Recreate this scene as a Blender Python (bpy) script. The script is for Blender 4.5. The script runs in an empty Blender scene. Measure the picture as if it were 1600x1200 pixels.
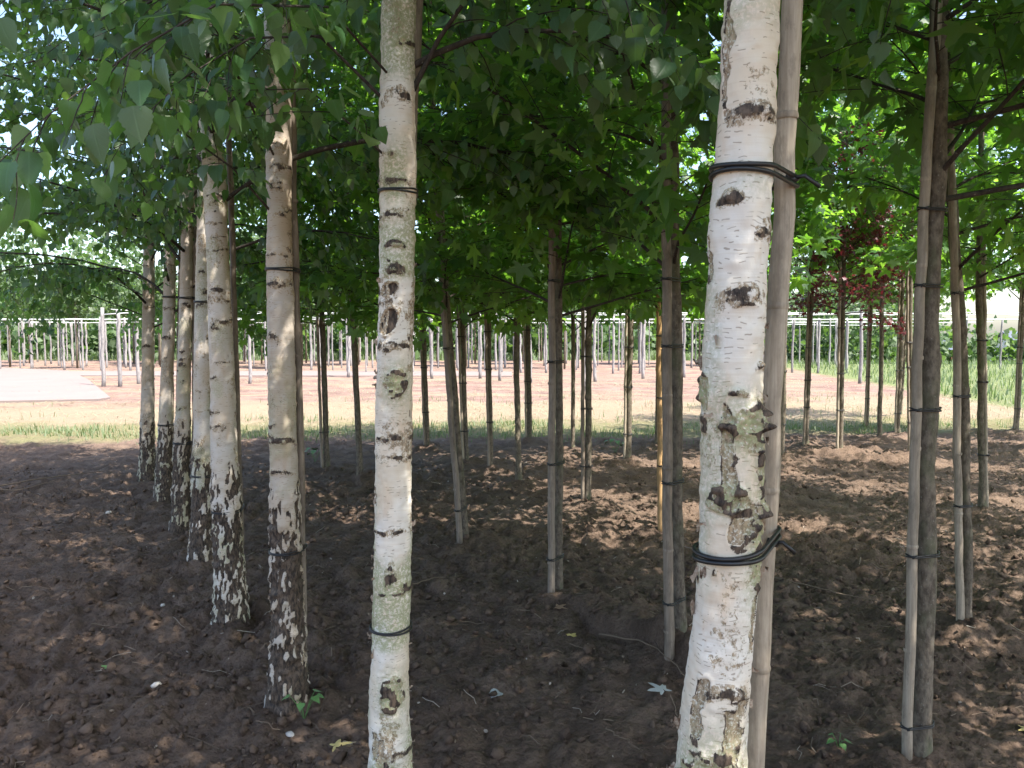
import bpy, math, numpy as np
from mathutils import Matrix, Vector

sc = bpy.context.scene
rng = np.random.default_rng(7)

# ------------------------------------------------------------------ camera, sky, sun, exposure
cam_d = bpy.data.cameras.new('camera'); cam = bpy.data.objects.new('camera', cam_d)
sc.collection.objects.link(cam); sc.camera = cam
PITCH = math.radians(3.576)
cam.location = (0, 0, 1.5); cam.rotation_euler = (math.pi/2 - PITCH, 0, 0)
cam_d.sensor_width = 36; cam_d.lens = 27; cam_d.clip_start = 0.05; cam_d.clip_end = 2000

SUN = np.array([0.50, -0.34, 0.98]); SUN /= np.linalg.norm(SUN)
world = bpy.data.worlds.new('World'); sc.world = world; world.use_nodes = True
wn = world.node_tree; wn.nodes.clear()
sky = wn.nodes.new('ShaderNodeTexSky'); sky.sky_type = 'NISHITA'; sky.sun_disc = False
sky.sun_elevation = math.asin(SUN[2]); sky.sun_rotation = math.atan2(SUN[0], SUN[1])
sky.air_density = 1.0; sky.dust_density = 2.2; sky.ozone_density = 0.8
bg = wn.nodes.new('ShaderNodeBackground'); bg.inputs['Strength'].default_value = 0.15
wo = wn.nodes.new('ShaderNodeOutputWorld')
wn.links.new(sky.outputs[0], bg.inputs[0]); wn.links.new(bg.outputs[0], wo.inputs[0])
sun_d = bpy.data.lights.new('sun', 'SUN'); sun_d.energy = 4.6; sun_d.angle = math.radians(0.53)
sun_d.color = (1.0, 0.95, 0.87)
sun = bpy.data.objects.new('sun', sun_d); sc.collection.objects.link(sun)
sun.rotation_euler = Vector(SUN).to_track_quat('Z', 'Y').to_euler()
sc.view_settings.view_transform = 'Standard'; sc.view_settings.look = 'None'
sc.view_settings.exposure = 1.75; sc.view_settings.gamma = 1.0; sc.view_settings.use_curve_mapping = False
cy = sc.cycles
cy.use_denoising = True; cy.max_bounces = 7; cy.diffuse_bounces = 4; cy.glossy_bounces = 2
cy.transmission_bounces = 4; cy.transparent_max_bounces = 4; cy.caustics_reflective = False; cy.caustics_refractive = False
cy.sample_clamp_indirect = 6.0

# ------------------------------------------------------------------ helpers
def _h(ix, iy, iz, seed):
    h = (ix*374761393 + iy*668265263 + iz*1274126177 + seed*974711) & 0xffffffff
    h = ((h ^ (h >> 13))*1274126177) & 0xffffffff
    h = ((h ^ (h >> 16))*2246822519) & 0xffffffff
    return ((h ^ (h >> 15)) & 0xffffff)/float(0xffffff)
def noise(x, y, z=0.0, seed=0):
    """value noise in about -1..1"""
    x, y, z = np.broadcast_arrays(np.asarray(x, float), np.asarray(y, float), np.asarray(z, float))
    fx, fy, fz = np.floor(x), np.floor(y), np.floor(z)
    ix, iy, iz = fx.astype(np.int64), fy.astype(np.int64), fz.astype(np.int64)
    u, v, w = x-fx, y-fy, z-fz
    u = u*u*u*(u*(u*6-15)+10); v = v*v*v*(v*(v*6-15)+10); w = w*w*w*(w*(w*6-15)+10)
    def L(a, b, t): return a + (b-a)*t
    def c(a, b, d): return _h(ix+a, iy+b, iz+d, seed)
    r = L(L(L(c(0,0,0), c(1,0,0), u), L(c(0,1,0), c(1,1,0), u), v),
          L(L(c(0,0,1), c(1,0,1), u), L(c(0,1,1), c(1,1,1), u), v), w)
    return r*2-1
def fbm(x, y, z=0.0, seed=0, o=3):
    s, a, t = 0, 1.0, 0
    for i in range(o):
        s = s + a*noise(np.asarray(x)*2**i, np.asarray(y)*2**i, np.asarray(z)*2**i, seed+i*17); t += a; a *= .5
    return s/t*1.35
def sstep(a, b, x):
    t = np.clip((x-a)/(b-a), 0, 1); return t*t*(3-2*t)

def link(o, parent=None):
    sc.collection.objects.link(o)
    if parent is not None: o.parent = parent
    return o
def np_mesh(name, V, F, mat=None, uv=None, smooth=True, mask=None):
    """one mesh from numpy verts and one face array (all tris or all quads), or a list of such arrays"""
    Fs = F if isinstance(F, list) else [F]
    Fs = [np.asarray(f, np.int32) for f in Fs if len(f)]
    me = bpy.data.meshes.new(name)
    V = np.asarray(V, np.float32)
    me.vertices.add(len(V)); me.vertices.foreach_set('co', V.ravel())
    loops = np.concatenate([f.ravel() for f in Fs]); tot = np.concatenate([np.full(len(f), f.shape[1], np.int32) for f in Fs])
    start = np.concatenate([[0], np.cumsum(tot)[:-1]]).astype(np.int32)
    me.loops.add(len(loops)); me.loops.foreach_set('vertex_index', loops)
    me.polygons.add(len(tot)); me.polygons.foreach_set('loop_start', start); me.polygons.foreach_set('loop_total', tot)
    me.polygons.foreach_set('use_smooth', np.full(len(tot), smooth))
    if uv is not None:
        l = me.uv_layers.new(name='UVMap'); l.data.foreach_set('uv', np.asarray(uv, np.float32)[loops].ravel())
    if mask is not None:
        a = me.attributes.new('mask', 'FLOAT_COLOR', 'POINT'); a.data.foreach_set('color', np.asarray(mask, np.float32).ravel())
    me.update(calc_edges=True)
    if mat: me.materials.append(mat)
    return me
def obj(name, me, parent=None, loc=None):
    o = bpy.data.objects.new(name, me); link(o, parent)
    if loc is not None: o.location = loc
    return o
def empty(name, loc):
    o = bpy.data.objects.new(name, None); o.empty_display_size = .1; link(o); o.location = loc; return o
def tag(o, label=None, cat=None, group=None, kind=None):
    if label: o['label'] = label
    if cat: o['category'] = cat
    if group: o['group'] = group
    if kind: o['kind'] = kind
    return o
class MB:
    """collects verts, tris and quads"""
    def __init__(s): s.V = []; s.T = []; s.Q = []; s.n = 0
    def add(s, V, T=None, Q=None):
        V = np.asarray(V, float)
        if T is not None and len(T): s.T.append(np.asarray(T)+s.n)
        if Q is not None and len(Q): s.Q.append(np.asarray(Q)+s.n)
        s.V.append(V); s.n += len(V)
    def tube(s, P, R, k=6, cap=True):
        P = np.asarray(P, float); n = len(P); R = np.broadcast_to(np.asarray(R, float), (n,))
        t = np.gradient(P, axis=0); t /= np.linalg.norm(t, axis=1)[:, None]+1e-9
        ref = np.array([0, 0, 1.0]) if abs(t[0][2]) < .8 else np.array([1.0, 0, 0])
        a = np.cross(t, ref); a /= np.linalg.norm(a, axis=1)[:, None]+1e-9
        b = np.cross(t, a)
        th = np.arange(k)/k*2*math.pi
        V = P[:, None] + R[:, None, None]*(a[:, None]*np.cos(th)[None, :, None] + b[:, None]*np.sin(th)[None, :, None])
        i = np.arange(n-1)[:, None]*k; j = np.arange(k)[None]; jn = (j+1) % k
        Q = np.stack([i+j, i+jn, i+k+jn, i+k+j], -1).reshape(-1, 4)
        V = V.reshape(-1, 3); T = None
        if cap:
            V = np.vstack([V, P[0], P[-1]]); m = n*k; jj = np.arange(k); jn1 = (jj+1) % k
            T = np.vstack([np.stack([np.full(k, m), jn1, jj], -1), np.stack([np.full(k, m+1), m-k+jj, m-k+jn1], -1)])
        s.add(V, T, Q)
    def box(s, c, d, rz=0):
        c = np.array(c, float); d = np.array(d, float)/2
        V = np.array([[x, y, z] for x in (-1, 1) for y in (-1, 1) for z in (-1, 1)])*d
        if rz: V[:, :2] = V[:, :2] @ np.array([[math.cos(rz), math.sin(rz)], [-math.sin(rz), math.cos(rz)]])
        s.add(V+c, None, [[0,1,3,2],[4,6,7,5],[0,4,5,1],[2,3,7,6],[0,2,6,4],[1,5,7,3]])
    def mesh(s, name, mat, smooth=True):
        F = []
        if s.T: F.append(np.vstack(s.T))
        if s.Q: F.append(np.vstack(s.Q))
        return np_mesh(name, np.vstack(s.V), F, mat, smooth=smooth)

# ------------------------------------------------------------------ materials
def newmat(name):
    m = bpy.data.materials.new(name); m.use_nodes = True; nt = m.node_tree; nt.nodes.clear()
    return m, nt
def nd(nt, typ, _in=None, **props):
    n = nt.nodes.new(typ)
    for k, v in props.items(): setattr(n, k, v)
    for k, v in (_in or {}).items():
        s = n.inputs[k]
        if hasattr(v, 'is_linked') or isinstance(v, bpy.types.NodeSocket): nt.links.new(v, s)
        else: s.default_value = v
    return n
def rgb(c): return (c[0], c[1], c[2], 1)
def mix(nt, f, a, b, mode='MIX'):
    n = nt.nodes.new('ShaderNodeMix'); n.data_type = 'RGBA'; n.blend_type = mode
    for s, v in ((n.inputs[0], f), (n.inputs[6], a), (n.inputs[7], b)):
        if isinstance(v, bpy.types.NodeSocket): nt.links.new(v, s)
        elif isinstance(v, (tuple, list)): s.default_value = rgb(v)
        else: s.default_value = v
    return n.outputs[2]
def mth(nt, op, a, b=0.0, c=None, clamp=False):
    n = nt.nodes.new('ShaderNodeMath'); n.operation = op; n.use_clamp = clamp
    for s, v in zip(n.inputs, (a, b) if c is None else (a, b, c)):
        if isinstance(v, bpy.types.NodeSocket): nt.links.new(v, s)
        else: s.default_value = v
    return n.outputs[0]
def rng_map(nt, x, a, b, c=0.0, d=1.0):
    n = nd(nt, 'ShaderNodeMapRange', {0: x, 1: a, 2: b, 3: c, 4: d}, interpolation_type='SMOOTHSTEP'); return n.outputs[0]
def tnoise(nt, vec, scale, detail=4, rough=.55, sx=None):
    if sx is not None:
        vec = nd(nt, 'ShaderNodeVectorMath', {0: vec, 1: sx}, operation='MULTIPLY').outputs[0]
    return nd(nt, 'ShaderNodeTexNoise', {'Vector': vec, 'Scale': scale, 'Detail': detail, 'Roughness': rough}).outputs[0]
def finish(nt, color, rough=.8, bump=None, bstr=.3, bdist=.01, spec=.3, trans=None, tcol=None):
    p = nd(nt, 'ShaderNodeBsdfPrincipled', {'Roughness': rough, 'Specular IOR Level': spec})
    if isinstance(color, bpy.types.NodeSocket): nt.links.new(color, p.inputs['Base Color'])
    else: p.inputs['Base Color'].default_value = rgb(color)
    if bump is not None:
        b = nd(nt, 'ShaderNodeBump', {'Height': bump, 'Strength': bstr, 'Distance': bdist}); nt.links.new(b.outputs[0], p.inputs['Normal'])
    out = nd(nt, 'ShaderNodeOutputMaterial'); sh = p.outputs[0]
    if trans:
        t = nd(nt, 'ShaderNodeBsdfTranslucent', {'Color': tcol}); mx = nd(nt, 'ShaderNodeMixShader', {0: trans, 1: sh, 2: t.outputs[0]}); sh = mx.outputs[0]
    nt.links.new(sh, out.inputs[0])
def objco(nt): return nd(nt, 'ShaderNodeTexCoord').outputs['Object']

def leaf_mat(name, cols, tcols, trans=.42, rough=.42, veins=7.0):
    m, nt = newmat(name)
    g = nd(nt, 'ShaderNodeNewGeometry'); oi = nd(nt, 'ShaderNodeObjectInfo')
    r = mth(nt, 'FRACT', mth(nt, 'ADD', g.outputs['Random Per Island'], oi.outputs['Random']))
    uv = nd(nt, 'ShaderNodeTexCoord').outputs['UV']
    sp = nd(nt, 'ShaderNodeSeparateXYZ', {0: uv})
    au = mth(nt, 'ABSOLUTE', sp.outputs[0])
    rib = rng_map(nt, au, .012, .035, 1, 0)
    w = mth(nt, 'SINE', mth(nt, 'MULTIPLY', mth(nt, 'SUBTRACT', sp.outputs[1], mth(nt, 'MULTIPLY', au, .8)), veins*6.283))
    vein = mth(nt, 'MAXIMUM', rib, rng_map(nt, w, .86, 1.0, 0, .5))
    def ramp(cs):
        n = nd(nt, 'ShaderNodeValToRGB', {0: r}); e = n.color_ramp.elements
        e[0].color = rgb(cs[0]); e[1].color = rgb(cs[-1])
        for i, c in enumerate(cs[1:-1]): x = e.new((i+1)/(len(cs)-1)); x.color = rgb(c)
        return n.outputs[0]
    c = mix(nt, mth(nt, 'MULTIPLY', vein, .45), ramp(cols), tuple(min(1, v*1.9+.02) for v in cols[1]))
    back = mix(nt, g.outputs['Backfacing'], c, mix(nt, .5, c, (.16, .20, .13)))
    finish(nt, back, rough, bump=vein, bstr=.25, bdist=.002, spec=.45, trans=trans, tcol=ramp(tcols))
    return m
M = {}
M['birch_leaf'] = leaf_mat('birch_leaf', [(.024,.062,.028), (.036,.088,.034), (.05,.112,.038), (.08,.15,.048)],
                           [(.12,.25,.04), (.17,.35,.05), (.26,.46,.06)], .45, .4, 8)
M['gum_leaf'] = leaf_mat('gum_leaf', [(.018,.055,.016), (.026,.078,.02), (.036,.10,.024), (.06,.145,.034)],
                         [(.13,.32,.025), (.22,.48,.035), (.36,.64,.06)], .50, .45, 5)
M['red_leaf'] = leaf_mat('red_leaf', [(.05,.011,.017), (.085,.015,.022), (.12,.024,.03)], [(.2,.02,.035), (.3,.035,.045)], .35, .4, 5)
M['far_leaf'] = leaf_mat('far_leaf', [(.032,.062,.022), (.042,.082,.026), (.065,.11,.035)], [(.12,.25,.04), (.2,.33,.06)], .35, .6, 2)
M['grass'] = leaf_mat('grass', [(.075,.118,.042), (.10,.145,.052), (.19,.205,.10)], [(.13,.23,.05), (.22,.30,.09)], .35, .6, 1)
M['straw'] = leaf_mat('straw', [(.30,.21,.13), (.42,.32,.20), (.2,.135,.08)], [(.4,.3,.18), (.4,.3,.2)], .15, .7, 1)

def birch_bark(name, white, tone=1.0):
    m, nt = newmat(name)
    uv = nd(nt, 'ShaderNodeTexCoord').outputs['UV']; oc = objco(nt)
    at = nd(nt, 'ShaderNodeAttribute', attribute_name='mask'); sp = nd(nt, 'ShaderNodeSeparateColor', {0: at.outputs['Color']})
    fn = mth(nt, 'SUBTRACT', tnoise(nt, oc, 150, 5, .7, (1, 1, .55)), .5); tn_ = mth(nt, 'SUBTRACT', tnoise(nt, oc, 85, 5, .7, (1, 1, .8)), .5)
    fis = rng_map(nt, mth(nt, 'ADD', sp.outputs[0], mth(nt, 'MULTIPLY', fn, 1.1)), .40, .56)
    tan = rng_map(nt, mth(nt, 'ADD', sp.outputs[1], mth(nt, 'MULTIPLY', tn_, 1.7)), .40, .60); alg = sp.outputs[2]
    big = tnoise(nt, oc, 9, 3, .5, (1, 1, .5))
    strip = tnoise(nt, uv, 1, 3, .6, (9, 160, 1))
    su_ = nd(nt, 'ShaderNodeSeparateXYZ', {0: uv})
    wav = mth(nt, 'MULTIPLY', tnoise(nt, uv, 1, 2, .5, (26, 26, 1)), 2.4)
    vr = mth(nt, 'ADD', mth(nt, 'MULTIPLY', su_.outputs[1], 118.0), wav); row = mth(nt, 'FLOOR', vr); fy = mth(nt, 'ABSOLUTE', mth(nt, 'SUBTRACT', mth(nt, 'FRACT', vr), .5))
    uc = mth(nt, 'ADD', mth(nt, 'MULTIPLY', su_.outputs[0], 52.0), mth(nt, 'MULTIPLY', nd(nt, 'ShaderNodeTexWhiteNoise', {'W': row}, noise_dimensions='1D').outputs[0], 9.0))
    col = mth(nt, 'FLOOR', uc); fx = mth(nt, 'ABSOLUTE', mth(nt, 'SUBTRACT', mth(nt, 'FRACT', uc), .5))
    wn_ = nd(nt, 'ShaderNodeTexWhiteNoise', {0: nd(nt, 'ShaderNodeCombineXYZ', {0: row, 1: col}).outputs[0]}, noise_dimensions='2D')
    dash = mth(nt, 'MULTIPLY', mth(nt, 'LESS_THAN', wn_.outputs[0], .40), mth(nt, 'MULTIPLY', rng_map(nt, fy, .06, .15, 1, 0), rng_map(nt, mth(nt, 'SUBTRACT', fx, mth(nt, 'MULTIPLY', wn_.outputs[0], .9)), .0, .10, 1, 0)))
    len_ = dash
    lgate = rng_map(nt, tnoise(nt, uv, 1, 2, .5, (22, 18, 1)), .30, .46)
    w = mix(nt, rng_map(nt, big, .35, .68), white, tuple(v*k for v, k in zip(white, (.93, .84, .72))))
    w = mix(nt, rng_map(nt, tnoise(nt, oc, 16, 5, .7, (1, 1, .3)), .52, .72, 0, .65), w, tuple(v*k for v, k in zip(white, (.86, .70, .56))))
    w = mix(nt, rng_map(nt, strip, .5, .75, 0, .35), w, tuple(v*k for v, k in zip(white, (.78, .66, .52))))
    w = mix(nt, mth(nt, 'MULTIPLY', len_, mth(nt, 'MULTIPLY', lgate, .7)), w, (.24, .18, .125))
    tn = mix(nt, rng_map(nt, tnoise(nt, oc, 130, 6, .75, (1, 1, .45)), .34, .62), (.12, .078, .045), (.40, .305, .20))
    tn = mix(nt, rng_map(nt, tnoise(nt, oc, 190, 4, .7), .52, .62), tn, (.56, .53, .44))
    c = mix(nt, tan, w, tn)
    al = mix(nt, tnoise(nt, oc, 90, 3, .6), (.15, .16, .055), (.40, .42, .25))
    c = mix(nt, mth(nt, 'MULTIPLY', alg, rng_map(nt, tnoise(nt, oc, 130, 4, .7), .36, .56), clamp=True), c, al)
    dk = mix(nt, rng_map(nt, tnoise(nt, oc, 95, 5, .7, (1, 1, .35)), .36, .66), (.020, .015, .012), (.125, .088, .062))
    c = mix(nt, fis, c, dk)
    bm = mth(nt, 'ADD', mth(nt, 'MULTIPLY', tnoise(nt, oc, 160, 4, .65, (1, 1, .5)), mth(nt, 'ADD', .25, mth(nt, 'MULTIPLY', fis, .9))), mth(nt, 'MULTIPLY', strip, .25))
    finish(nt, c, .68, bump=bm, bstr=.55, bdist=.004, spec=.3)
    return m
M['bark_white'] = birch_bark('bark_white', (.69, .64, .565))
M['bark_cream'] = birch_bark('bark_cream', (.55, .50, .44))
M['bark_dull'] = birch_bark('bark_dull', (.45, .395, .335))
def gum_bark(name, a, b, moss):
    m, nt = newmat(name); oc = objco(nt)
    n1 = tnoise(nt, oc, 60, 5, .65, (1, 1, .5)); n2 = tnoise(nt, oc, 14, 3, .5, (1, 1, .35))
    c = mix(nt, rng_map(nt, n1, .3, .7), a, b)
    c = mix(nt, rng_map(nt, n2, .5, .7, 0, .7), c, moss)
    c = mix(nt, rng_map(nt, tnoise(nt, oc, 110, 2, .5), .66, .74, 0, .7), c, (.26, .25, .21))
    finish(nt, c, .85, bump=mth(nt, 'ADD', n1, mth(nt, 'MULTIPLY', tnoise(nt, oc, 200, 3, .6), .4)), bstr=.6, bdist=.006, spec=.2)
    return m
M['gum_bark'] = gum_bark('gum_bark', (.075, .060, .046), (.20, .165, .125), (.11, .115, .065))
M['twig'] = gum_bark('twig', (.028, .023, .019), (.070, .056, .046), (.05, .047, .032))
def stake_mat(name, a, b):
    m, nt = newmat(name); oc = objco(nt); oi = nd(nt, 'ShaderNodeObjectInfo')
    n1 = tnoise(nt, oc, 1, 4, .6, (150, 150, 6)); n2 = tnoise(nt, oc, 8, 6, .7, (1, 1, .35))
    c = mix(nt, rng_map(nt, n1, .3, .7), a, b)
    c = mix(nt, rng_map(nt, tnoise(nt, oc, 60, 4, .7, (1, 1, .3)), .52, .66, 0, .5), c, tuple(v*.6 for v in a))
    c = mix(nt, rng_map(nt, n2, .44, .66, 0, .85), c, tuple(v*.55 for v in a))
    h = nd(nt, 'ShaderNodeHueSaturation', {'Value': mth(nt, 'ADD', .85, mth(nt, 'MULTIPLY', oi.outputs['Random'], .3)), 'Color': c})
    finish(nt, h.outputs[0], .6, bump=n1, bstr=.25, bdist=.002, spec=.35)
    return m
M['bamboo'] = stake_mat('bamboo', (.29, .235, .175), (.41, .345, .265))
M['bamboo_brown'] = stake_mat('bamboo_brown', (.19, .15, .115), (.29, .235, .18))
M['bamboo_gold'] = stake_mat('bamboo_gold', (.42, .25, .11), (.5, .32, .15))
M['post'] = stake_mat('post', (.20, .185, .185), (.31, .29, .285))
m, nt = newmat('tie'); finish(nt, (.012, .012, .013), .42, bump=tnoise(nt, objco(nt), 120, 3), bstr=.2, bdist=.002, spec=.5); M['tie'] = m
m, nt = newmat('wire'); finish(nt, mix(nt, tnoise(nt, objco(nt), 3), (.5, .53, .52), (.62, .65, .64)), .4); M['wire'] = m

# ground
m, nt = newmat('ground'); oc = objco(nt); sp = nd(nt, 'ShaderNodeSeparateXYZ', {0: oc})
X_, Y_ = sp.outputs[0], sp.outputs[1]
wob = mth(nt, 'MULTIPLY', mth(nt, 'SUBTRACT', tnoise(nt, oc, .9, 4, .6), .5), 3.2)
yy = mth(nt, 'ADD', mth(nt, 'SUBTRACT', Y_, mth(nt, 'MULTIPLY', X_, .06)), wob)
fine = tnoise(nt, oc, 38, 5, .7); mid = tnoise(nt, oc, 5, 4, .6); vor = nd(nt, 'ShaderNodeTexVoronoi', {'Vector': oc, 'Scale': 46}).outputs['Distance']
soil = mix(nt, rng_map(nt, mid, .35, .68), (.130, .090, .067), (.205, .143, .105))
soil = mix(nt, rng_map(nt, fine, .45, .75, 0, .6), soil, (.066, .049, .039))
soil = mix(nt, rng_map(nt, tnoise(nt, oc, 95, 2, .5), .70, .76, 0, .7), soil, (.36, .29, .23))
dry = mix(nt, rng_map(nt, tnoise(nt, oc, 1.6, 5, .65), .35, .66), (.165, .105, .088), (.27, .185, .152))
straw = mix(nt, tnoise(nt, oc, 6, 5, .7), (.25, .182, .135), (.29, .235, .155))
gr = mix(nt, tnoise(nt, oc, 5, 5, .7), (.14, .18, .065), (.24, .19, .115))
c = mix(nt, rng_map(nt, yy, 10.2, 11.4), soil, mix(nt, .5, soil, dry))
c = mix(nt, mth(nt, 'MULTIPLY', rng_map(nt, yy, 10.8, 11.6), .8), c, gr)
c = mix(nt, rng_map(nt, yy, 12.8, 14.0), c, straw)
c = mix(nt, rng_map(nt, mth(nt, 'ADD', yy, mth(nt, 'MULTIPLY', wob, 1.0)), 16.0, 18.5), c, mix(nt, rng_map(nt, tnoise(nt, oc, .8, 4, .6, (.35, 1, 1)), .45, .62, 0, .75), dry, straw))
mead = rng_map(nt, mth(nt, 'ADD', mth(nt, 'SUBTRACT', X_, mth(nt, 'MULTIPLY', Y_, .12)), mth(nt, 'MULTIPLY', wob, .4)), 8.0, 9.0)
mead = mth(nt, 'MULTIPLY', mead, rng_map(nt, Y_, 13.5, 16))
mead = mth(nt, 'MAXIMUM', mead, rng_map(nt, mth(nt, 'ADD', Y_, wob), 46, 49))
c = mix(nt, mead, c, mix(nt, mid, (.11, .145, .055), (.17, .19, .085)))
bmp = mth(nt, 'ADD', mth(nt, 'ADD', fine, tnoise(nt, oc, 130, 5, .75)), mth(nt, 'MULTIPLY', vor, -.8))
finish(nt, c, .95, bump=bmp, bstr=.9, bdist=.02, spec=.12); M['ground'] = m
m, nt = newmat('clod'); oc = objco(nt); g = nd(nt, 'ShaderNodeNewGeometry')
c = mix(nt, g.outputs['Random Per Island'], (.100, .069, .051), (.20, .139, .101))
finish(nt, c, .95, bump=tnoise(nt, oc, 170, 5, .75), bstr=1.0, bdist=.012, spec=.1); M['clod'] = m
m, nt = newmat('concrete'); oc = objco(nt)
finish(nt, mix(nt, tnoise(nt, oc, .8, 6, .65), (.165, .130, .119), (.22, .175, .160)), .9, bump=tnoise(nt, oc, 20, 4), bstr=.3); M['concrete'] = m
m, nt = newmat('litter'); g = nd(nt, 'ShaderNodeNewGeometry')
n = nd(nt, 'ShaderNodeValToRGB', {0: g.outputs['Random Per Island']}); e = n.color_ramp.elements
e[0].color = rgb((.08, .058, .042)); e[1].color = rgb((.40, .35, .29))
x = e.new(.5); x.color = rgb((.14, .10, .07)); x = e.new(.82); x.color = rgb((.24, .18, .13))
finish(nt, n.outputs[0], .85, spec=.2); M['litter'] = m
def plain(name, c, rough=.7, var=.25, scale=20):
    m, nt = newmat(name); oc = objco(nt); t = tnoise(nt, oc, scale, 4, .6)
    finish(nt, mix(nt, t, tuple(v*(1-var) for v in c), tuple(min(1, v*(1+var)) for v in c)), rough, bump=t, bstr=.3, bdist=.004); M[name] = m
plain('stone', (.5, .46, .41)); plain('dry_leaf', (.42, .30, .19)); plain('yellow_leaf', (.55, .42, .16)); plain('grey_leaf', (.36, .37, .35))
plain('plaster', (.74, .76, .80), .8, .06, 3); plain('roof_tile', (.085, .095, .13), .5, .2, 6); plain('brick_wall', (.33, .13, .09), .8, .2, 8)
plain('window_glass', (.05, .07, .09), .1, .1, 2); plain('green_sprout', (.10, .20, .06), .5, .3, 60); plain('bank_soil', (.112, .081, .062), .95, .45, 40)

# ------------------------------------------------------------------ ground
BIRCH_XY = [(.35,1.36), (-.37,2.17), (-.89,2.97), (-1.42,3.81), (-1.99,4.86), (-2.55,5.83), (-3.14,6.86), (-3.72,7.76)]
GUM_XY = [(1.36,2.48), (.74,3.35), (.26,4.21), (-.33,5.27), (-1.48,7.44), (-2.0,8.23), (2.24,3.69), (1.14,5.68), (.65,6.6), (.06,7.44),
          (-.21,8.05), (-.51,8.51), (-1.07,9.67), (1.34,8.81), (.76,9.57), (.24,10.54), (1.89,9.95), (3.92,6.34), (2.36,6.8), (3.14,8.85),
          (3.73,9.67), (4.04,9.37), (5.07,10.54), (5.63,12.12), (5.69,11.27), (4.76,9.08), (7.08,11.56), (7.45,11.27), (7.02,13.81), (-.93,6.3)]
def cells(x, y, seed):
    """rounded clods: 1 at a clod's middle, 0 in the gaps"""
    fx, fy = np.floor(x).astype(np.int64), np.floor(y).astype(np.int64); best = np.full(np.shape(x), 9.0); z0 = np.zeros_like(fx)
    for a in (-1, 0, 1):
        for b in (-1, 0, 1):
            cx, cy_ = fx+a, fy+b; r = .45+.55*_h(cx, cy_, z0, seed+2)
            best = np.minimum(best, ((x-cx-_h(cx, cy_, z0, seed))**2+(y-cy_-_h(cx, cy_, z0, seed+1))**2)/r**2)
    return np.sqrt(np.clip(1-best, 0, 1))*(.55+.45*_h(fx*0+np.floor(x*1.7+y*.4).astype(np.int64), np.floor(y*1.9-x*.3).astype(np.int64), z0, seed+5))
def G(x, y, fine=True):
    x = np.asarray(x, float); y = np.asarray(y, float)
    bed = 1 - sstep(10.5, 12.5, y)
    h = .025*fbm(x*.7, y*.7, 0, 3, 2)
    for (a, b) in GUM_XY:
        d2 = (x-a)**2+(y-b)**2
        h = h + np.where(d2 < 1.5, .055*np.exp(-d2/.05) + .03*np.exp(-d2/.16), 0)
    # little earth bank along the nearest sweetgum row
    ax, ay, bx, by = .30, 4.05, .78, 3.12
    L = math.hypot(bx-ax, by-ay); ux, uy = (bx-ax)/L, (by-ay)/L
    s = (x-ax)*ux+(y-ay)*uy; d = (x-ax)*(-uy)+(y-ay)*ux + .04*noise(x*9, y*9, 0, 61)+.012*noise(x*30, y*30, 0, 63)   # d>0 on the right of the row
    h = h + .11*sstep(-.05, .01, d)*(1-sstep(.08, .5, d))*sstep(-.1, .1, s)*(1-sstep(L-.12, L+.05, s))*(.75+.3*noise(x*7, y*7, 0, 62))
    h = h + .07*np.exp(-((x-.95)**2/.07+(y-2.28)**2/.02))
    if fine:
        n1 = np.abs(fbm(x*5.0, y*5.0, 0, 11, 2)); n2 = np.abs(noise(x*15, y*15, 0, 12)); n3 = noise(x*34, y*34, 0, 13)+.8*noise(x*80, y*80, 0, 14)
        patch = .55+.6*np.clip(fbm(x*.9+4, y*.9, 0, 5, 2)+.2, 0, 1)
        h = h + (bed*patch+.25)*(.026*n1 + .015*n2 + .007*n3 + .008*cells(x*52, y*52, 95) + .030*cells(x*13, y*13, 80)*np.clip(n1*1.6-.25, 0, 1) + .015*cells(x*29, y*29, 90))*(1-sstep(14, 30, y)*.9)
    slope = -np.clip((y-42)/42, 0, 1.5)*2.9*sstep(8, 22, x)
    return h + slope
def geo(a, b, n, r):
    t = (r**np.arange(n+1)-1)/(r**n-1); return a+(b-a)*t
yl = [0.55]
while yl[-1] < 14: yl.append(yl[-1] + max(.011, yl[-1]*.0062))
ys = np.concatenate([-geo(0, 40, 8, 1.3)[::-1], [.2, .4], yl, geo(yl[-1]+.1, 900, 60, 1.11)])
us = np.linspace(-1, 1, 540); ext = geo(0, 1, 30, 1.2)[1:]
wy = np.minimum(.86*np.clip(ys, .5, 99)+1.2, 16)
gx = np.concatenate([-(wy[:, None]+ext[::-1][None]*420), us[None]*wy[:, None], wy[:, None]+ext[None]*420], 1)
gy = np.repeat(ys[:, None], gx.shape[1], 1); ny, nx = gx.shape
V = np.stack([gx, gy, G(gx, gy)], -1).reshape(-1, 3)
i = np.arange(ny-1)[:, None]*nx + np.arange(nx-1)[None]
Q = np.stack([i, i+1, i+nx+1, i+nx], -1).reshape(-1, 4)
tag(obj('ground', np_mesh('ground', V, Q, M['ground'])), 'dark crumbly tilled soil fading to dry ground and grass', 'ground', kind='structure')

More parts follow.
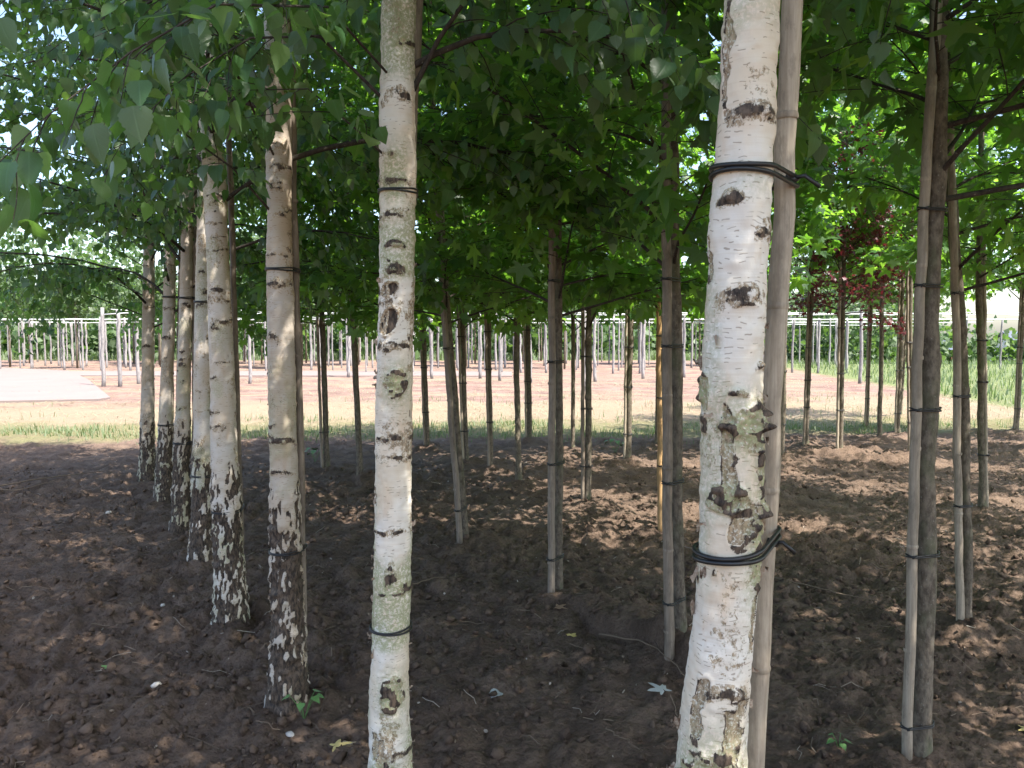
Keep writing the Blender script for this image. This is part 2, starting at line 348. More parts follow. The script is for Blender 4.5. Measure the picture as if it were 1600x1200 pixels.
def ico_lump():
    p = (1+5**.5)/2
    V = np.array([[-1,p,0],[1,p,0],[-1,-p,0],[1,-p,0],[0,-1,p],[0,1,p],[0,-1,-p],[0,1,-p],[p,0,-1],[p,0,1],[-p,0,-1],[-p,0,1]])/math.hypot(1, p)
    F = np.array([[0,11,5],[0,5,1],[0,1,7],[0,7,10],[0,10,11],[1,5,9],[5,11,4],[11,10,2],[10,7,6],[7,1,8],[3,9,4],[3,4,2],[3,2,6],[3,6,8],[3,8,9],[4,9,5],[2,4,11],[6,2,10],[8,6,7],[9,8,1]])
    return V, F
def rot_rand(n):
    q = rng.normal(size=(n, 4)); q /= np.linalg.norm(q, axis=1)[:, None]; w, x, y, z = q.T
    return np.stack([np.stack([1-2*(y*y+z*z), 2*(x*y-z*w), 2*(x*z+y*w)], -1), np.stack([2*(x*y+z*w), 1-2*(x*x+z*z), 2*(y*z-x*w)], -1),
                     np.stack([2*(x*z-y*w), 2*(y*z+x*w), 1-2*(x*x+y*y)], -1)], 1)
def scatter(tV, tF, P, R, S):
    """copies of one small template joined into verts and faces"""
    n, k = len(P), len(tV)
    V = P[:, None] + np.einsum('nij,nkj->nki', R, tV[None]*S[:, None, :] if S.ndim == 2 else tV[None]*S[:, None, None])
    F = (tF[None]+np.arange(n)[:, None, None]*k).reshape(-1, tF.shape[1])
    return V.reshape(-1, 3), F
lv, lf = ico_lump()
n = 30000
dd = 1.2+ 7.5*rng.random(n)**1.5; aa = rng.uniform(-.95, .95, n)
px = dd*np.tan(aa*.85) ; py = dd
keep = (np.abs(px) < 7) & (fbm(px*1.1+4, py*1.1, 0, 5, 2)+rng.normal(0, .35, n) > -.25); px, py = px[keep], py[keep]; n = len(px)
S = (.0035+.017*rng.random(n)**5)[:, None]*rng.uniform(.7, 1.25, (n, 3))
cv, cf = scatter(lv, lf, np.stack([px, py, G(px, py)+S[:, 2]*.45], -1), rot_rand(n), S)
cv += .30*S.mean(1).repeat(12)[:, None]*rng.normal(0, 1, cv.shape)
tag(obj('soil_clods', np_mesh('soil_clods', cv, cf, M['clod'])), 'loose brown crumbs and clods lying on the tilled soil', 'soil', kind='stuff')

def sheet(name, poly, z, mat, label, cat):
    n = len(poly); V = [(x, y, z+float(G(x, y, False))) for x, y in poly]+[(x, y, z-.25) for x, y in poly]
    me = bpy.data.meshes.new(name); me.from_pydata(V, [], [tuple(range(n))]+[(i, (i+1) % n, n+(i+1) % n, n+i) for i in range(n)]); me.update(); me.materials.append(mat)
    return tag(obj(name, me), label, cat, kind='structure')
sheet('concrete_pad', [(-40, 16.4), (-11.5, 17.0), (-9.4, 17.4), (-9.6, 18.3), (-14.4, 26), (-18.5, 32), (-34, 42), (-60, 44)][::1], .055, M['concrete'], 'pale concrete pad at the left', 'pavement')
sheet('track', [(-16.6, 28.6), (-8, 28.2), (0, 28.4), (0, 31.6), (-8, 32), (-18.2, 31.6)], .05, M['concrete'], 'pale track running in front of the far posts', 'path')

# ------------------------------------------------------------------ leaf templates
def birch_leaf_template(hi):
    if hi:
        t = np.linspace(0, 1, 15)[1:-1]
        w = .47*np.sin(np.pi*np.clip(t, 0, 1)**.62)**.85*(1-.25*t); w[1::2] *= .90
        yl = t*.97+.03*np.abs(np.sin(t*20))*0
    else:
        t = np.array([.2, .6]); w = np.array([.42, .34]); yl = t
    k = len(t)
    mid = np.stack([np.zeros(k+2), np.concatenate([[0], yl, [1.0]])], -1)
    Lp = np.stack([-w, yl-.04], -1); Rp = np.stack([w, yl-.04], -1)
    P = np.vstack([mid, Lp, Rp]); z = .22*np.abs(P[:, 0]) - .20*P[:, 1]**2 - .25*P[:, 0]**2
    V = np.column_stack([P, z]); F = []
    a, b = k+2, 2*k+2
    F += [[0, 1, a], [0, b, 1], [k, k+1, a+k-1], [k, b+k-1, k+1]]
    for i in range(k-1):
        F += [[1+i, 2+i, a+i+1], [1+i, a+i+1, a+i], [1+i, b+i, b+i+1], [1+i, b+i+1, 2+i]]
    return V, np.array(F), P.copy()
def gum_leaf_template(hi, slim=1.0):
    out = []
    lobes = [(-122, .62), (-62, .93), (0, 1.06), (62, .93), (122, .62)]
    P = [(0, 0)]
    out.append((-165, .20))
    for i, (a, r) in enumerate(lobes):
        if hi: out += [(a-17*slim, r*.56), (a-9*slim, r*.8), (a, r), (a+9*slim, r*.8), (a+17*slim, r*.56)]
        else: out += [(a, r)]
        if i < 4: out.append((a+31, .40 if hi else .47))
    out.append((165, .20))
    for a, r in out:
        t = math.radians(a); P.append((r*math.sin(t), r*math.cos(t)))
    P = np.array(P); r2 = (P**2).sum(1)
    an = np.arctan2(P[:, 0], P[:, 1])
    z = -.22*r2 + .07*np.cos(an*5.9)*np.sqrt(r2)
    V = np.column_stack([P*.62, z*.62]); n = len(P)
    F = np.array([[0, i+1, i] for i in range(1, n-1)])
    return V, F, P*.62
DIA = (np.array([[0, 0, 0], [.4, .5, .08], [0, 1, -.1], [-.4, .5, .08]]), np.array([[0, 1, 2], [0, 2, 3]]), np.array([[0, 0], [.4, .5], [0, 1], [-.4, .5]]))
BL_LO, BL_HI = birch_leaf_template(False), birch_leaf_template(True)
GL_LO, GL_HI = gum_leaf_template(False), gum_leaf_template(True)
RL_LO = gum_leaf_template(False, 1.2)
def leaf_mesh_one(name, T, mat, bend=0):
    V = T[0].copy(); V[:, 2] += bend*V[:, 1]**2 + bend*.6*V[:, 0]*V[:, 1]
    return np_mesh(name, V, T[1], mat, uv=T[2])
LEAF_ONE = {'b': [leaf_mesh_one('birch_leaf', BL_HI, M['birch_leaf'], b) for b in (0, -.3, .25)],
            'g': [leaf_mesh_one('sweetgum_leaf', GL_HI, M['gum_leaf'], b) for b in (0, -.35, .3)]}
def frames(D, Nn):
    """rotation matrices with y = tip direction, z = leaf normal"""
    y = D/(np.linalg.norm(D, axis=1)[:, None]+1e-9)
    x = np.cross(y, Nn); x /= np.linalg.norm(x, axis=1)[:, None]+1e-9
    z = np.cross(x, y)
    return np.stack([x, y, z], -1)
def project(P):
    q = P-np.array([0, 0, 1.5]); c, s = math.cos(PITCH), math.sin(PITCH)
    f = q[:, 1]*c-q[:, 2]*s; u = q[:, 1]*s+q[:, 2]*c
    fz = np.maximum(f, .05)
    return 800+1200*q[:, 0]/fz, 600-1200*u/fz, f

# ------------------------------------------------------------------ branching
def polyline(p0, d0, L, n, droop, r, wig=.06):
    pts = [np.array(p0, float)]; d = np.array(d0, float); d /= np.linalg.norm(d)
    for i in range(n):
        d = d + np.array([0, 0, -droop/n]) + r.normal(0, wig, 3)*np.array([1, 1, .6]); d /= np.linalg.norm(d)
        pts.append(pts[-1]+d*L/n)
    return np.array(pts)
def along(P, t):
    s = np.concatenate([[0], np.cumsum(np.linalg.norm(np.diff(P, axis=0), axis=1))]); x = np.clip(t, 0, 1)*s[-1]
    i = min(max(np.searchsorted(s, x)-1, 0), len(P)-2); f = (x-s[i])/(s[i+1]-s[i]+1e-9)
    d = P[i+1]-P[i]; return P[i]+f*d, d/(np.linalg.norm(d)+1e-9)
def along_many(P, t):
    sg = np.diff(P, axis=0); ln = np.linalg.norm(sg, axis=1); c = np.concatenate([[0], np.cumsum(ln)]); x = np.clip(t, 0, 1)*c[-1]
    i = np.clip(np.searchsorted(c, x)-1, 0, len(P)-2); f = (x-c[i])/(ln[i]+1e-9)
    return P[i]+f[:, None]*sg[i], sg[i]/(ln[i][:, None]+1e-9)
def unit(v): return v/(np.linalg.norm(v, axis=1)[:, None]+1e-9)
UPV = np.array([0, 0, 1.0])
def hang_twig(P0, d0, L, r, kind, br, leaves, tw_r):
    """a twig with its leaves: leaves collects arrays (position, tip direction, normal, size)"""
    if kind == 'b':
        T = polyline(P0, d0, L, 6, r.uniform(.5, 1.3), r, .10); br.tube(T, np.linspace(tw_r, .0008, 7), 3, False)
        n = max(4, int(L/.027)); k = np.arange(n); p, d = along_many(T, (k+.6)/n)
        side = unit(np.cross(d, UPV)+1e-6)*np.where(k % 2, 1, -1)[:, None]
        pet = unit(d*.5+side*.6+UPV*-.15+r.normal(0, .3, (n, 3))); q = p+pet*r.uniform(.014, .034, (n, 1))
        dd = pet*.55-UPV*r.uniform(.25, 1.1, (n, 1))+r.normal(0, .25, (n, 3)); nn = UPV+r.normal(0, .55, (n, 3))+pet*.5
        S = r.uniform(.042, .076, n)*np.where(r.random(n) < .2, .65, 1)
    else:
        T = polyline(P0, d0, L, 4, r.uniform(.1, .6), r, .08); br.tube(T, np.linspace(tw_r, .0015, 5), 3, False)
        n = max(4, int(L/.034)); k = np.arange(n); p, d = along_many(T, .2+.83*(k+.5)/n)
        az = k*2.4+r.uniform(0, 1, n); sd = unit(np.cross(d, [.3, .2, 1])); up = np.cross(sd, d)
        pet = unit(d*.45+sd*np.cos(az)[:, None]+up*(np.sin(az)*.7)[:, None]); q = p+pet*r.uniform(.05, .11, (n, 1))
        dd = pet*.8-UPV*r.uniform(.05, 1.0, (n, 1))+r.normal(0, .2, (n, 3)); nn = UPV+r.normal(0, .40, (n, 3))+pet*.4
        S = r.uniform(.08, .150, n)*np.where(r.random(n) < .2, .65, 1)
    w = np.cross(pet, [.31, .2, .9])*(.0009 if kind == 'b' else .0013)
    V = np.stack([p-w, p+w, q], 1).reshape(-1, 3); br.add(V, np.arange(3*n).reshape(n, 3))
    leaves.append((q, dd, nn, S))
def branch(path, r0, r, kind, leaves, ntw, tl, mb):
    mb.tube(path, np.linspace(r0, r0*.18, len(path)), 6, False)
    for k in range(ntw):
        t = .22+.78*(k+r.uniform(0, .8))/ntw
        p, d = along(path, min(t, 1))
        side = np.cross(d, [0, 0, 1]); side = side/(np.linalg.norm(side)+1e-6)*(1 if k % 2 else -1)
        td = d*.65+side*r.uniform(.35, .9)+np.array([0, 0, r.uniform(-.25, .35)])
        hang_twig(p, td, tl*r.uniform(.6, 1.25)*(1.1-.35*t), r, kind, mb, leaves, max(.0016, r0*.28))
    p, d = along(path, 1.0); hang_twig(p, d, tl*.9, r, kind, mb, leaves, r0*.2)
def crown_data(kind, axis, z0, z1, nb, L0, seed, extra=(), ntw=12, tl=.4, bias=None, bare=None):
    """axis(z) -> local xy of the trunk; returns [(branch builder)], leaves"""
    r = np.random.default_rng(seed); brs, leaves = [], []
    for k in range(nb):
        t = (k+.4*r.random())/nb; z = z0+(z1-z0)*t**(.9 if kind == 'b' else 1.25); az = k*2.39996+r.uniform(-.35, .35)
        if bare and z < bare[2] and (math.degrees(az)-bare[0]) % 360 < bare[1]-bare[0]: continue   # a side that carries no low branches
        el = math.radians(r.uniform(24, 48) if kind == 'b' else r.uniform(8, 42)) + t*.3
        L = L0*(1-.66*t)*r.uniform(.8, 1.15)
        if bias is not None: L *= 1+bias[2]*(math.cos(az)*bias[0]+math.sin(az)*bias[1])
        d = np.array([math.cos(az)*math.cos(el), math.sin(az)*math.cos(el), math.sin(el)])
        p = np.array([*axis(z), z])
        path = polyline(p, d, L, 8, r.uniform(.7, 1.35) if kind == 'b' else r.uniform(-.05, .45), r, .05)
        mb = MB(); rr = (.010 if kind == 'b' else .007)*(.6+.6*L/L0)
        branch(path, rr, r, kind, leaves, max(3, int(ntw*(.45+.55*L/L0))), tl, mb); brs.append(mb)
    for path, rr, nt_, tl_ in extra:
        mb = MB(); branch(np.array(path, float), rr, r, kind, leaves, nt_, tl_, mb); brs.append(mb)
    return brs, leaves
def leaf_arrays(leaves):
    P, D, Nn, S = (np.concatenate([l[k] for l in leaves]) for k in range(4)); r = np.random.default_rng(len(P))
    S3 = S[:, None]*np.stack([r.uniform(.75, 1.1, len(P)), np.ones(len(P)), r.normal(1.0, 1.1, len(P))], -1)   # narrower or wider, flat or curled
    return P, frames(D, Nn), S3
def split_crown(root, kind, P, R, S, n_parts, mat, base):
    T = BL_LO if kind == 'b' else GL_LO
    pick = np.zeros(len(P), bool)
    if n_parts:
        x, y, f = project(P+np.array(base)); px = np.where((f > .4) & (x > -20) & (x < 1620) & (y > -20) & (y < 1220), S[:, 1]*1200/np.maximum(f, .3), 0)
        idx = np.argsort(-px)[:n_parts]; idx = idx[px[idx] > 9]; pick[idx] = True
    k = ~pick
    V, F = scatter(T[0], T[1], P[k], R[k], S[k])
    cr = obj('crown', np_mesh('crown', V, F, mat, uv=np.tile(T[2], (k.sum(), 1))), root); cr['kind'] = 'stuff'
    for j, i in enumerate(np.where(pick)[0]):
        o = bpy.data.objects.new('leaf', LEAF_ONE[kind][j % 3]); sc.collection.objects.link(o); o.parent = cr
        mm = np.eye(4); mm[:3, :3] = R[i]*S[i][None, :]; mm[:3, 3] = P[i]; o.matrix_basis = Matrix(mm.tolist())
    return cr
def crown_objects(root, kind, brs, leaves, n_parts, mats, base):
    """crown (mesh of the many leaves) > leaf objects for those that show largest; branch parts"""
    P, R, S = leaf_arrays(leaves); cr = split_crown(root, kind, P, R, S, n_parts, mats[0], base)
    for mb in brs: obj('branch', mb.mesh('branch', mats[1]), root)
    return cr

# ------------------------------------------------------------------ birches
def interp_axis(pts):
    z = np.array([p[1] for p in pts]); x = np.array([p[0] for p in pts]); o = np.argsort(z); z, x = z[o], x[o]
    def f(zz):
        zz = np.asarray(zz, float); r = np.interp(zz, z, x)
        m = (x[-1]-x[-2])/(z[-1]-z[-2]+1e-9)*.5
        return r + np.where(zz > z[-1], (zz-z[-1])*m, 0)
    return f
def birch_trunk(base, pts, rad, rough_z, seed, dz, na, scars, mat, H=6.6, bands=10, rough_amt=1.0, alg_amt=.4, tan_amt=.5, peels=()):
    ax = interp_axis(pts)
    zs = np.concatenate([np.arange(-.12, 3.0, dz), np.linspace(3.0, H, 40)])
    rz = np.interp(zs, [p[0] for p in rad], [p[1] for p in rad]); top = zs > rad[-1][0]
    rz = np.where(top, rad[-1][1]*np.clip(1-(zs-rad[-1][0])/(H-rad[-1][0]), .08, 1), rz)
    k = np.ones(9)/9; cx = ax(zs); cx = np.convolve(np.pad(cx, 30, mode='edge'), np.ones(61)/61, 'valid') if dz < .02 else cx
    th = np.arange(na)/na*2*math.pi - math.pi
    A, Z = np.meshgrid(th, zs); Rr = np.repeat(rz[:, None], na, 1)
    X = Rr*np.sin(A); Y = -Rr*np.cos(A)
    q = seed*3.7
    # masks
    rn = fbm(X*9, Y*9, Z*3+q, seed, 2)
    rho = sstep(-.16, .30, rough_z+.08-Z+.14*rn)*rough_amt
    wx = .010*noise(X*30, Y*30, Z*14+q, seed+1); 
    pl = fbm(X*62+wx*90, Y*62, Z*15+q, seed+2, 3)*.75+.35*noise(X*120, Y*120, Z*40+q, seed+3)
    pl = pl + .25*noise(X*20, Y*20, Z*22, seed+4)
    thr = 1.02-1.27*rho
    fis = sstep(thr-.24, thr+.24, pl); fhard = sstep(thr-.05, thr+.08, pl)
    r = np.random.default_rng(seed); disp = .0045*noise(X*14, Y*14, Z*6+q, seed+5)
    edge = noise(X*60, Y*60, Z*90+q, seed+6); edge2 = fbm(X*26, Y*26, Z*40+q, seed+7, 2)
    tan = np.zeros_like(Z)
    for b in range(bands*2):
        zb = r.uniform(rough_z-.1, 2.95); ac = r.uniform(-3.1, 3.1); tk = r.uniform(.003, .022); half = r.uniform(.5, 2.2)
        da = np.abs((A-ac+math.pi) % (2*math.pi)-math.pi)
        m = np.exp(-((Z-zb-.012*edge2)/tk)**2)*(1-sstep(half*.6, half, da+.3*edge2))
        fis = np.maximum(fis, sstep(.40, 1.25, m+.6*edge)*.68); tan = np.maximum(tan, np.clip(m**.5*.66+.15*edge, 0, .75)); disp += .0025*m*(1+edge)
    for (zc, ac, w, h, typ) in scars:
        da = ((A-ac+math.pi) % (2*math.pi)-math.pi)*Rr; dzz = Z-zc
        if typ == 'eye':      # dark eyebrow scar over a knot
            e = (da/w)**2+((dzz+.5*h*(da/w)**2*1.6)/h)**2+.85*edge2+.65*edge
            m = 1-sstep(.4, 1.35, e); fis = np.maximum(fis, m*(.62+.45*edge)); tan = np.maximum(tan, (1-sstep(.8, 3.0, e))*.56); disp += .007*np.exp(-e*.8)
        elif typ == 'wound':  # open wound, brown fissured wood with a raised lip
            e = (da/w)**2+((dzz-.35*h*da/w)/h)**2+.3*edge2
            m = 1-sstep(.85, 1.0, e); st = sstep(-.3, .35, noise(da*170+q, Z*22, 0, seed+21)+.4*edge)
            fis = np.where(m > .02, m*(.35+.65*st), fis); tan = np.maximum(tan, (1-sstep(1, 1.35, e+.4*edge))*.8); disp += m*(-.004-.003*st) + .005*np.exp(-((e-1.12)/.25)**2)
        elif typ == 'peel':   # torn strip showing tan inner bark, dark rim
            e = ((da/w+.5*edge2)**4+(dzz/h+.35*noise(X*40, Y*40, Z*7+q, seed+31))**4)**.25+.38*edge2+.2*edge
            m = 1-sstep(.75, 1.0, e); rim = np.exp(-((e-.93)/.16)**2)
            tan = np.maximum(tan, m); fis = np.maximum(fis, rim*.65*(edge > -.3)); disp += -.004*m+.003*rim
        elif typ == 'moss':   # rough patch with lichen
            e = (da/w)**2+(dzz/h)**2+.55*edge2
            m = 1-sstep(.6, 1.05, e); fis = np.maximum(fis, m*sstep(-.15, .3, edge+.4*edge2)*.9); tan = np.maximum(tan, m*.7); disp += .006*m*(1+edge)
    tan = np.maximum(tan, tan_amt*sstep(-.1, .6, fbm(X*13, Y*13, Z*8+q, seed+8, 3)))
    alg = alg_amt*sstep(.05, .5, fbm(X*8, Y*8, Z*5+q, seed+9, 2)+.35*(1-np.clip(Z/1.2, 0, 1)))
    for (zc, ac, w, h, typ) in scars:
        if typ == 'moss':
            da = ((A-ac+math.pi) % (2*math.pi)-math.pi)*Rr; alg = np.maximum(alg, np.exp(-((da/w)**2+((Z-zc)/h)**2)*.7))
    tan = np.maximum(tan, rho*.4*sstep(.1, .5, fbm(X*20, Y*20, Z*6+q, seed+10, 2)))
    disp += rho*(.0075*(1-fhard) + .005*edge2) - .002*fis*(1-rho) + .0012*edge + .0022*edge2
    flare = .02*np.exp(-np.clip(Z+.02, 0, 9)/.10)*(1+.5*np.cos(3*A+seed))
    Rd = Rr+disp+flare
    V = np.stack([cx[:, None]-base[0]+Rd*np.sin(A), -Rd*np.cos(A), Z], -1).reshape(-1, 3)
    i = np.arange(len(zs)-1)[:, None]*na; j = np.arange(na)[None]; jn = (j+1) % na
    Q = np.stack([i+j, i+jn, i+na+jn, i+na+j], -1).reshape(-1, 4)
    uv = np.stack([A*Rr, Z], -1).reshape(-1, 2)
    # the seam is at the back of the trunk
    mask = np.stack([fis, tan, alg, np.ones_like(fis)], -1).reshape(-1, 4)
    mask = np.clip(mask, 0, 1)
    me = np_mesh('trunk', V, Q, mat, uv=uv, mask=mask)
    surf = lambda a, z: np.array([float(np.interp(z, zs, cx))-base[0]+np.interp(z, zs, rz)*math.sin(a), -np.interp(z, zs, rz)*math.cos(a), z])
    return me, (lambda z: (float(np.interp(z, zs, cx))-base[0], 0.0)), (lambda z: float(np.interp(z, zs, rz))), surf
def bark_curls(root, surf, seed, n, z0, z1, size, mat):
    """thin curled flakes of bark standing off the trunk"""
    r = np.random.default_rng(seed); mb = MB()
    for _ in range(n):
        a = r.choice([-1, 1])*r.uniform(.9, 1.9); z = r.uniform(z0, z1); p = surf(a, z); nrm = np.array([math.sin(a), -math.cos(a), 0]); tg = np.array([math.cos(a), math.sin(a), 0])
        w, h, c = size*r.uniform(.25, .9), size*r.uniform(.25, 1.3), r.uniform(.3, 1.1); s = r.choice([-1, 1])
        V = []; nu = 5
        for iu in range(nu):
            u = iu/(nu-1)
            for iv in range(3):
                v = iv/2-.5
                V.append(p+nrm*(size*.9*c*u**1.6-.003)+tg*s*w*(u-.2)*(1-.5*c*u)+np.array([0, 0, 1])*h*(v*(1-.75*u**2)+.22*r.normal()*(.4+u)))
        V = np.array(V); Q = [[iu*3+iv, iu*3+iv+1, iu*3+iv+4, iu*3+iv+3] for iu in range(nu-1) for iv in range(2)]
        mb.add(V, None, Q)
    o = obj('bark_curls', mb.mesh('bark_curls', mat), root); o['kind'] = 'stuff'
m, nt = newmat('curl'); g = nd(nt, 'ShaderNodeNewGeometry')
finish(nt, mix(nt, rng_map(nt, tnoise(nt, objco(nt), 160, 4, .7), .35, .65), mix(nt, g.outputs['Random Per Island'], (.10, .06, .04), (.34, .25, .18)), (.42, .36, .29)), .8, trans=.15, tcol=(.4, .2, .1, 1)); M['curl'] = m

def stump(root, base, axis, radf, z, az, L, mat, r0=.009):
    a = axis(z); p = np.array([a[0], a[1], z]); d = np.array([math.cos(az), math.sin(az), .75]); d /= np.linalg.norm(d)

